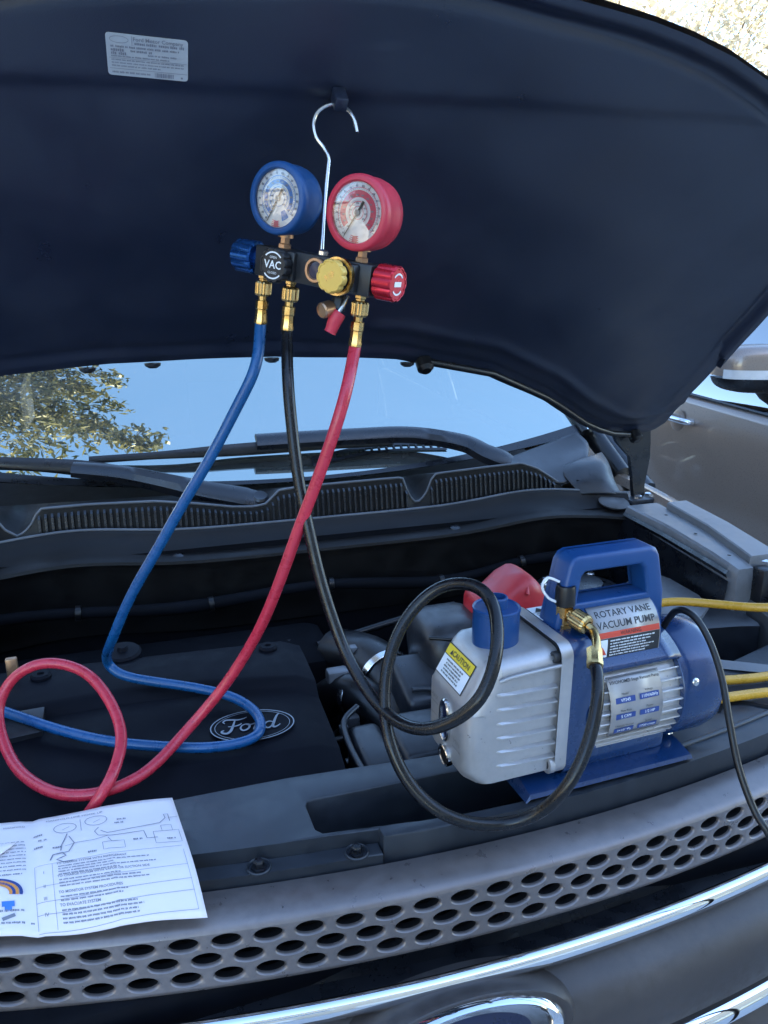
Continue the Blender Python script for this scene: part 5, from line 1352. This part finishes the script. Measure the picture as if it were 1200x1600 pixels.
    bmesh.ops.recalc_face_normals(bm, faces=bm.faces[:]); hd = bmo('pump_head', bm, 'pump_blue', P, 35)
    fm_ = bpy.data.meshes.new('fin'); b = box_bm((.150, -.058, -.0015), (.162, -.045, .0015), .0006, 1); b.to_mesh(fm_); b.free(); fm_.materials.append(M['pump_blue'])
    for k in range(7):
        f = bpy.data.objects.new('fin', fm_); COL.objects.link(f); f.parent = hd; f.location = (0, 0, .045+.0125*k)
    # ---- motor with lengthwise fins
    AZ = .084; mr = .0605
    mo = lathe('motor', [(mr, .148), (mr, .285)], (0, 0, AZ), (1, 0, 0), 'fin_alu', P, 64)
    fb = bpy.data.meshes.new('fin'); b = box_bm((.158, -.0011, mr-.001), (.2760, .0011, mr+.0068), .0005, 1); b.to_mesh(fb); b.free(); fb.materials.append(M['fin_alu'])
    for k in range(34):
        an = 360*k/34
        if -50 < ((an+180) % 360)-180 < 50: continue        # the handle saddle covers the top
        if 58 < an < 118 and False: continue
        f = bpy.data.objects.new('fin', fb); COL.objects.link(f); f.parent = mo; f.location = (0, 0, AZ); f.rotation_euler = (R(an), 0, 0)
    # rating plate bent round the motor on the camera side
    rl = mr+.0078
    def rp(d): return lambda x, s: V((x, -(rl+d)*math.cos(s/rl), AZ+(rl+d)*math.sin(s/rl)))
    x0, x1, s0, s1 = .170, .240, -.036, .036
    def bent(bm, d, xa, sa, xb, sb): quad_bm(bm, rp(d), xa, sa, xb, sb, 2, 10)
    sh = lambda x: .010-.06*(x-.2)
    bm = bmesh.new(); bent(bm, 0, x0, s0+.012, x1, s1+.012); pl = bmo('rating_plate', bm, 'label_silver', mo, 180)
    m_ = pl.modifiers.new('thick', 'SOLIDIFY'); m_.thickness = .0006; m_.offset = 0
    T = lambda d: (lambda x, y: rp(d)(.205+x, .012+y))
    bm = bmesh.new()
    for cx in (-.0155, .0165):
        for j in range(3): quad_bm(bm, T(.0009), cx-.0130, .0085-.0185*j-.0032, cx+.0130, .0085-.0185*j+.0032, 2, 2)
    bmo('data_field', bm, 'print_blue', pl)
    bm = text_bm('VIVOHOME', .0052, lambda x, y: T(.0010)(x-.020, y+.0285), bold=.00008, shear=.25); add(bm, text_bm('2 Stage Vacuum Pump', .0046, lambda x, y: T(.0010)(x+.0135, y+.0285), bold=.00005))
    for cx, L in ((-.0155, ('Model', 'Flow Rate', 'Ultimate Vacuum')), (.0165, ('Voltage', 'Power', 'Speed'))):
        for j, s in enumerate(L): add(bm, text_bm(s, .0036, lambda x, y, cx=cx, j=j: T(.0010)(x+cx, y+.0150-.0185*j)))
    stroke_bm(bm, [(-.032, -.034), (.032, -.034), (.032, .034), (-.032, .034), (-.032, -.034)], .0005, T(.0010))
    bmo('lettering', bm, 'print_black', pl)
    bm = bmesh.new()
    for cx, L in ((-.0155, ('VP245', '5 CFM', '3×10⁻¹Pa')), (.0165, ('110V/60Hz', '1/2 HP', '1720 r/min'))):
        for j, s in enumerate(L): add(bm, text_bm(s, .0050, lambda x, y, cx=cx, j=j: T(.0013)(x+cx, y+.0085-.0185*j)))
    bmo('lettering', bm, 'print_white', pl)
    # ---- blue end cap
    ec = lathe('fan_cover', [(mr+.001, .270), (mr+.0085, .270), (mr+.0100, .272), (mr+.0100, .316), (mr+.0080, .327), (mr+.001, .335), (.045, .339), (.020, .3405), (0, .341)], (0, 0, AZ), (1, 0, 0), 'pump_blue', P, 72, False, 40)
    for an in (20, 160, -60, 240):
        d = V((0, -math.cos(R(an)), math.sin(R(an))))
        lathe('screw', [(.0048, 0), (.0046, .0018), (.003, .0030), (0, .0034)], V((.285, 0, AZ))+d*(mr+.0097), d, 'steel', ec, 16)
    # ---- handle saddle over the motor and the handle itself
    def sad(u, v):
        an = R(-46+92*v); r = mr+.0095-.0*u
        return V((.150+.122*u, -r*math.sin(an)*-1*-1, AZ+r*math.cos(an)))
    sd_ = grid('saddle', sad, 6, 20, 'pump_blue', P, 60, solid=.006)
    for (x, an) in ((.205, 40), (.205, -40)):
        d = V((0, -math.sin(R(an)), math.cos(R(an))))
        lathe('screw', [(.0062, 0), (.006, .0022), (.004, .0038), (0, .0042)], V((x+.02, 0, AZ))+d*(mr+.0095), d, 'steel', sd_, 18)
    # handle: trapezoid ring, thick, with a web carrying the title label
    outer = [(.122, .150), (.126, .185), (.138, .250), (.143, .258), (.150, .261), (.246, .261), (.254, .258), (.259, .250), (.270, .205), (.274, .150)]
    inner = [(.152, .205), (.156, .236), (.160, .241), (.234, .241), (.239, .236), (.246, .205)]
    def rnd(L, n=3): return [(p.x, p.y) for p in catmull([(x, y, 0) for x, y in L], n, True)]
    bm = plate_bm(outer, [inner], -.017, .017, .005, 3)
    # close the far face as well
    for v in bm.verts: v.co = V((v.co.x, -v.co.z, v.co.y))
    b2 = plate_bm(outer, [inner], -.0171, -.017, 0)
    b2.free()
    bmesh.ops.recalc_face_normals(bm, faces=bm.faces[:])
    hdl = bmo('handle', bm, 'pump_blue', P, 40)
    hdl.data.materials.clear(); hdl.data.materials.append(M['cap_blue'])
    b3 = plate_bm([(x, -y) for x, y in outer][::-1], [[(x, -y) for x, y in inner][::-1]], .010, .0171, .005, 3)
    for v in b3.verts: v.co = V((v.co.x, v.co.z, -v.co.y))
    bmesh.ops.recalc_face_normals(b3, faces=b3.faces[:]); bmo('handle_back', b3, 'cap_blue', P, 40)
    # title label: bent up from the near side of the handle
    def tl(d):
        def f(x, s):                                    # s: 0 at the foot, grows up and rolls back over the top
            r = .042; a = (s-.014)/r
            if a < 0: return V((.204+x+.02*s, -r-d, .160+(s-.014)))
            return V((.204+x+.02*s, -(r+d)*math.cos(a), .160+(r+d)*math.sin(a)))
        return f
    bm = bmesh.new(); quad_bm(bm, tl(0), -.044, .0, .044, .062, 2, 18); tb = bmo('title_label', bm, 'label_silver', hdl, 180)
    m_ = tb.modifiers.new('thick', 'SOLIDIFY'); m_.thickness = .001; m_.offset = 0
    bm = bmesh.new(); quad_bm(bm, tl(-.0015), -.047, -.01, .047, .075, 2, 18); bmo('junction_cover', bm, 'cap_blue', hdl, 180)
    bm = bmesh.new(); quad_bm(bm, tl(.0006), -.043, .001, .043, .0235, 2, 6); bmo('label_field', bm, 'print_black', tb)
    bm = bmesh.new(); quad_bm(bm, tl(.0006), -.043, .0240, .043, .0305, 2, 4); bmo('label_banner', bm, 'print_red', tb)
    bm = bmesh.new(); quad_bm(bm, tl(.0009), -.0415, .002, -.0275, .0225, 2, 4); bmo('label_field', bm, 'print_white', tb)
    bm = bmesh.new(); bm.faces.new([bm.verts.new(tl(.0012)(x, y)) for x, y in ((-.0405, .005), (-.0285, .005), (-.0345, .015))]); bmo('warning_triangle', bm, 'print_red', tb)
    bm = text_bm('ROTARY VANE', .0112, lambda x, y: tl(.0008)(x, y+.0505), bold=.00012); add(bm, text_bm('VACUUM PUMP', .0112, lambda x, y: tl(.0008)(x, y+.0378), bold=.00012))
    add(bm, text_bm('WARNING', .0058, lambda x, y: tl(.0010)(x+.004, y+.0272)))
    bmo('lettering', bm, 'print_black', tb)
    bm = bmesh.new()
    for j in range(6): greek(bm, tl(.0010), -.024, .036-.006*((j*7) % 3), .0205-.0034*j, .0017, j)
    bmo('fine_print', bm, 'print_white', tb)
    # little black-and-white label on the head
    hl_ = lambda d: (lambda x, y: V((.1235+x, .008+y, .1785+d)))
    bm = bmesh.new(); quad_bm(bm, hl_(.0004), 0, 0, .023, .036); wl_ = bmo('warning_label', bm, 'print_white', hd)
    bm = bmesh.new(); bm.faces.new([bm.verts.new(hl_(.0008)(x, y)) for x, y in ((.004, .022), (.019, .022), (.0115, .033))])
    for j in range(4): greek(bm, hl_(.0008), .003, .020, .017-.004*j, .0022, j)
    quad_bm(bm, hl_(.0006), 0, .0205, .023, .0213); bmo('print', bm, 'print_black', wl_)
    # ---- base plate
    def bs(y0): return None
    bm = bmesh.new(); secs = []
    for (y, z0, z1) in ((-.066, 0, .004), (-.064, 0, .0085), (-.040, 0, .014), (0, 0, .016), (.040, 0, .014), (.064, 0, .0085), (.066, 0, .004)):
        secs.append([bm.verts.new((x, y, z)) for x, z in ((.070, z0), (.075, z1), (.295, z1), (.300, z0))])
    for a, c in zip(secs, secs[1:]):
        for i in range(3): bm.faces.new((a[i], a[i+1], c[i+1], c[i]))
    bmesh.ops.recalc_face_normals(bm, faces=bm.faces[:]); bmo('base', bm, 'pump_blue', P, 30)
    box('pedestal', (.155, -.045, .012), (.270, .045, .040), 'pump_blue', P, .006)
    # ---- inlet valve: brass tee with black cap, white strap, hose coupling
    vb = V((.138, -.012, .178))
    iv = lathe('inlet_fitting', [(.0095, -.004), (.0095, .004), (.008, .005), (.008, .012), (.0105, .013), (.0105, .026), (.008, .028), (.0075, .036)], vb, (0, 0, 1), 'brass', P, 6, False, 30)
    lathe('valve_cap', [(.0085, .026), (.0112, .027), (.0112, .046), (.010, .050), (.007, .050), (.006, .048), (0, .048)], vb, (0, 0, 1), 'rubber', iv, 24)
    tube('cap_strap', catmull([vb+V((-.008, 0, .030)), vb+V((-.018, .006, .035)), vb+V((-.024, .010, .047)), vb+V((-.018, .010, .057)), vb+V((-.006, .004, .053))], 8), .0016, 'strap_white', iv, 8)
    inv = Matrix.Translation((.297, .695, 1.0325)) @ Matrix.Rotation(R(2.5), 4, 'Z'); inv = inv.inverted()
    end = inv @ V((.433, .620, 1.199))
    a0 = vb+V((0, 0, .019)); d0 = (V((.012, -.040, -.008))).normalized()
    cpl = lathe('coupling_nut', [(.0065, .006), (.0065, .012), (.0100, .013), (.0112, .015), (.0112, .030), (.0098, .033), (.006, .034)], a0, d0, 'brass', iv, 40, False, 20, wob=lambda k: 1 if k % 2 else .94)
    q = a0+d0*.034
    mid = q+d0*.008+V((0, 0, -.002))
    tube('coupling_elbow', catmull([q-d0*.004, mid, (mid+end)/2+V((0, -.004, .003)), end], 6), .0048, 'brass', iv, 12)
    dirn = (end-mid).normalized()
    lathe('ferrule', [(.0062, -.004), (.0086, -.003), (.0088, .012), (.0092, .013), (.0092, .017), (.006, .0175)], end-dirn*.014, dirn, 'brass', iv, 8, False, 25)
    # ---- power cord
    cord = [(0.575, 0.700, 1.175), (0.580, 0.682, 1.212), (0.585, 0.658, 1.216), (0.588, 0.632, 1.197), (0.588, 0.606, 1.163), (0.581, 0.579, 1.124), (0.579, 0.556, 1.084), (0.583, 0.532, 1.048), (0.590, 0.512, 1.026), (0.62, 0.49, 0.96), (.64, .47, .7), (.66, .46, .3)]
    tube('power_cord', [inv @ p for p in catmull(cord, 8)], .0040, 'rubber', P, 10)
make_pump()
print('objects', len(bpy.data.objects))
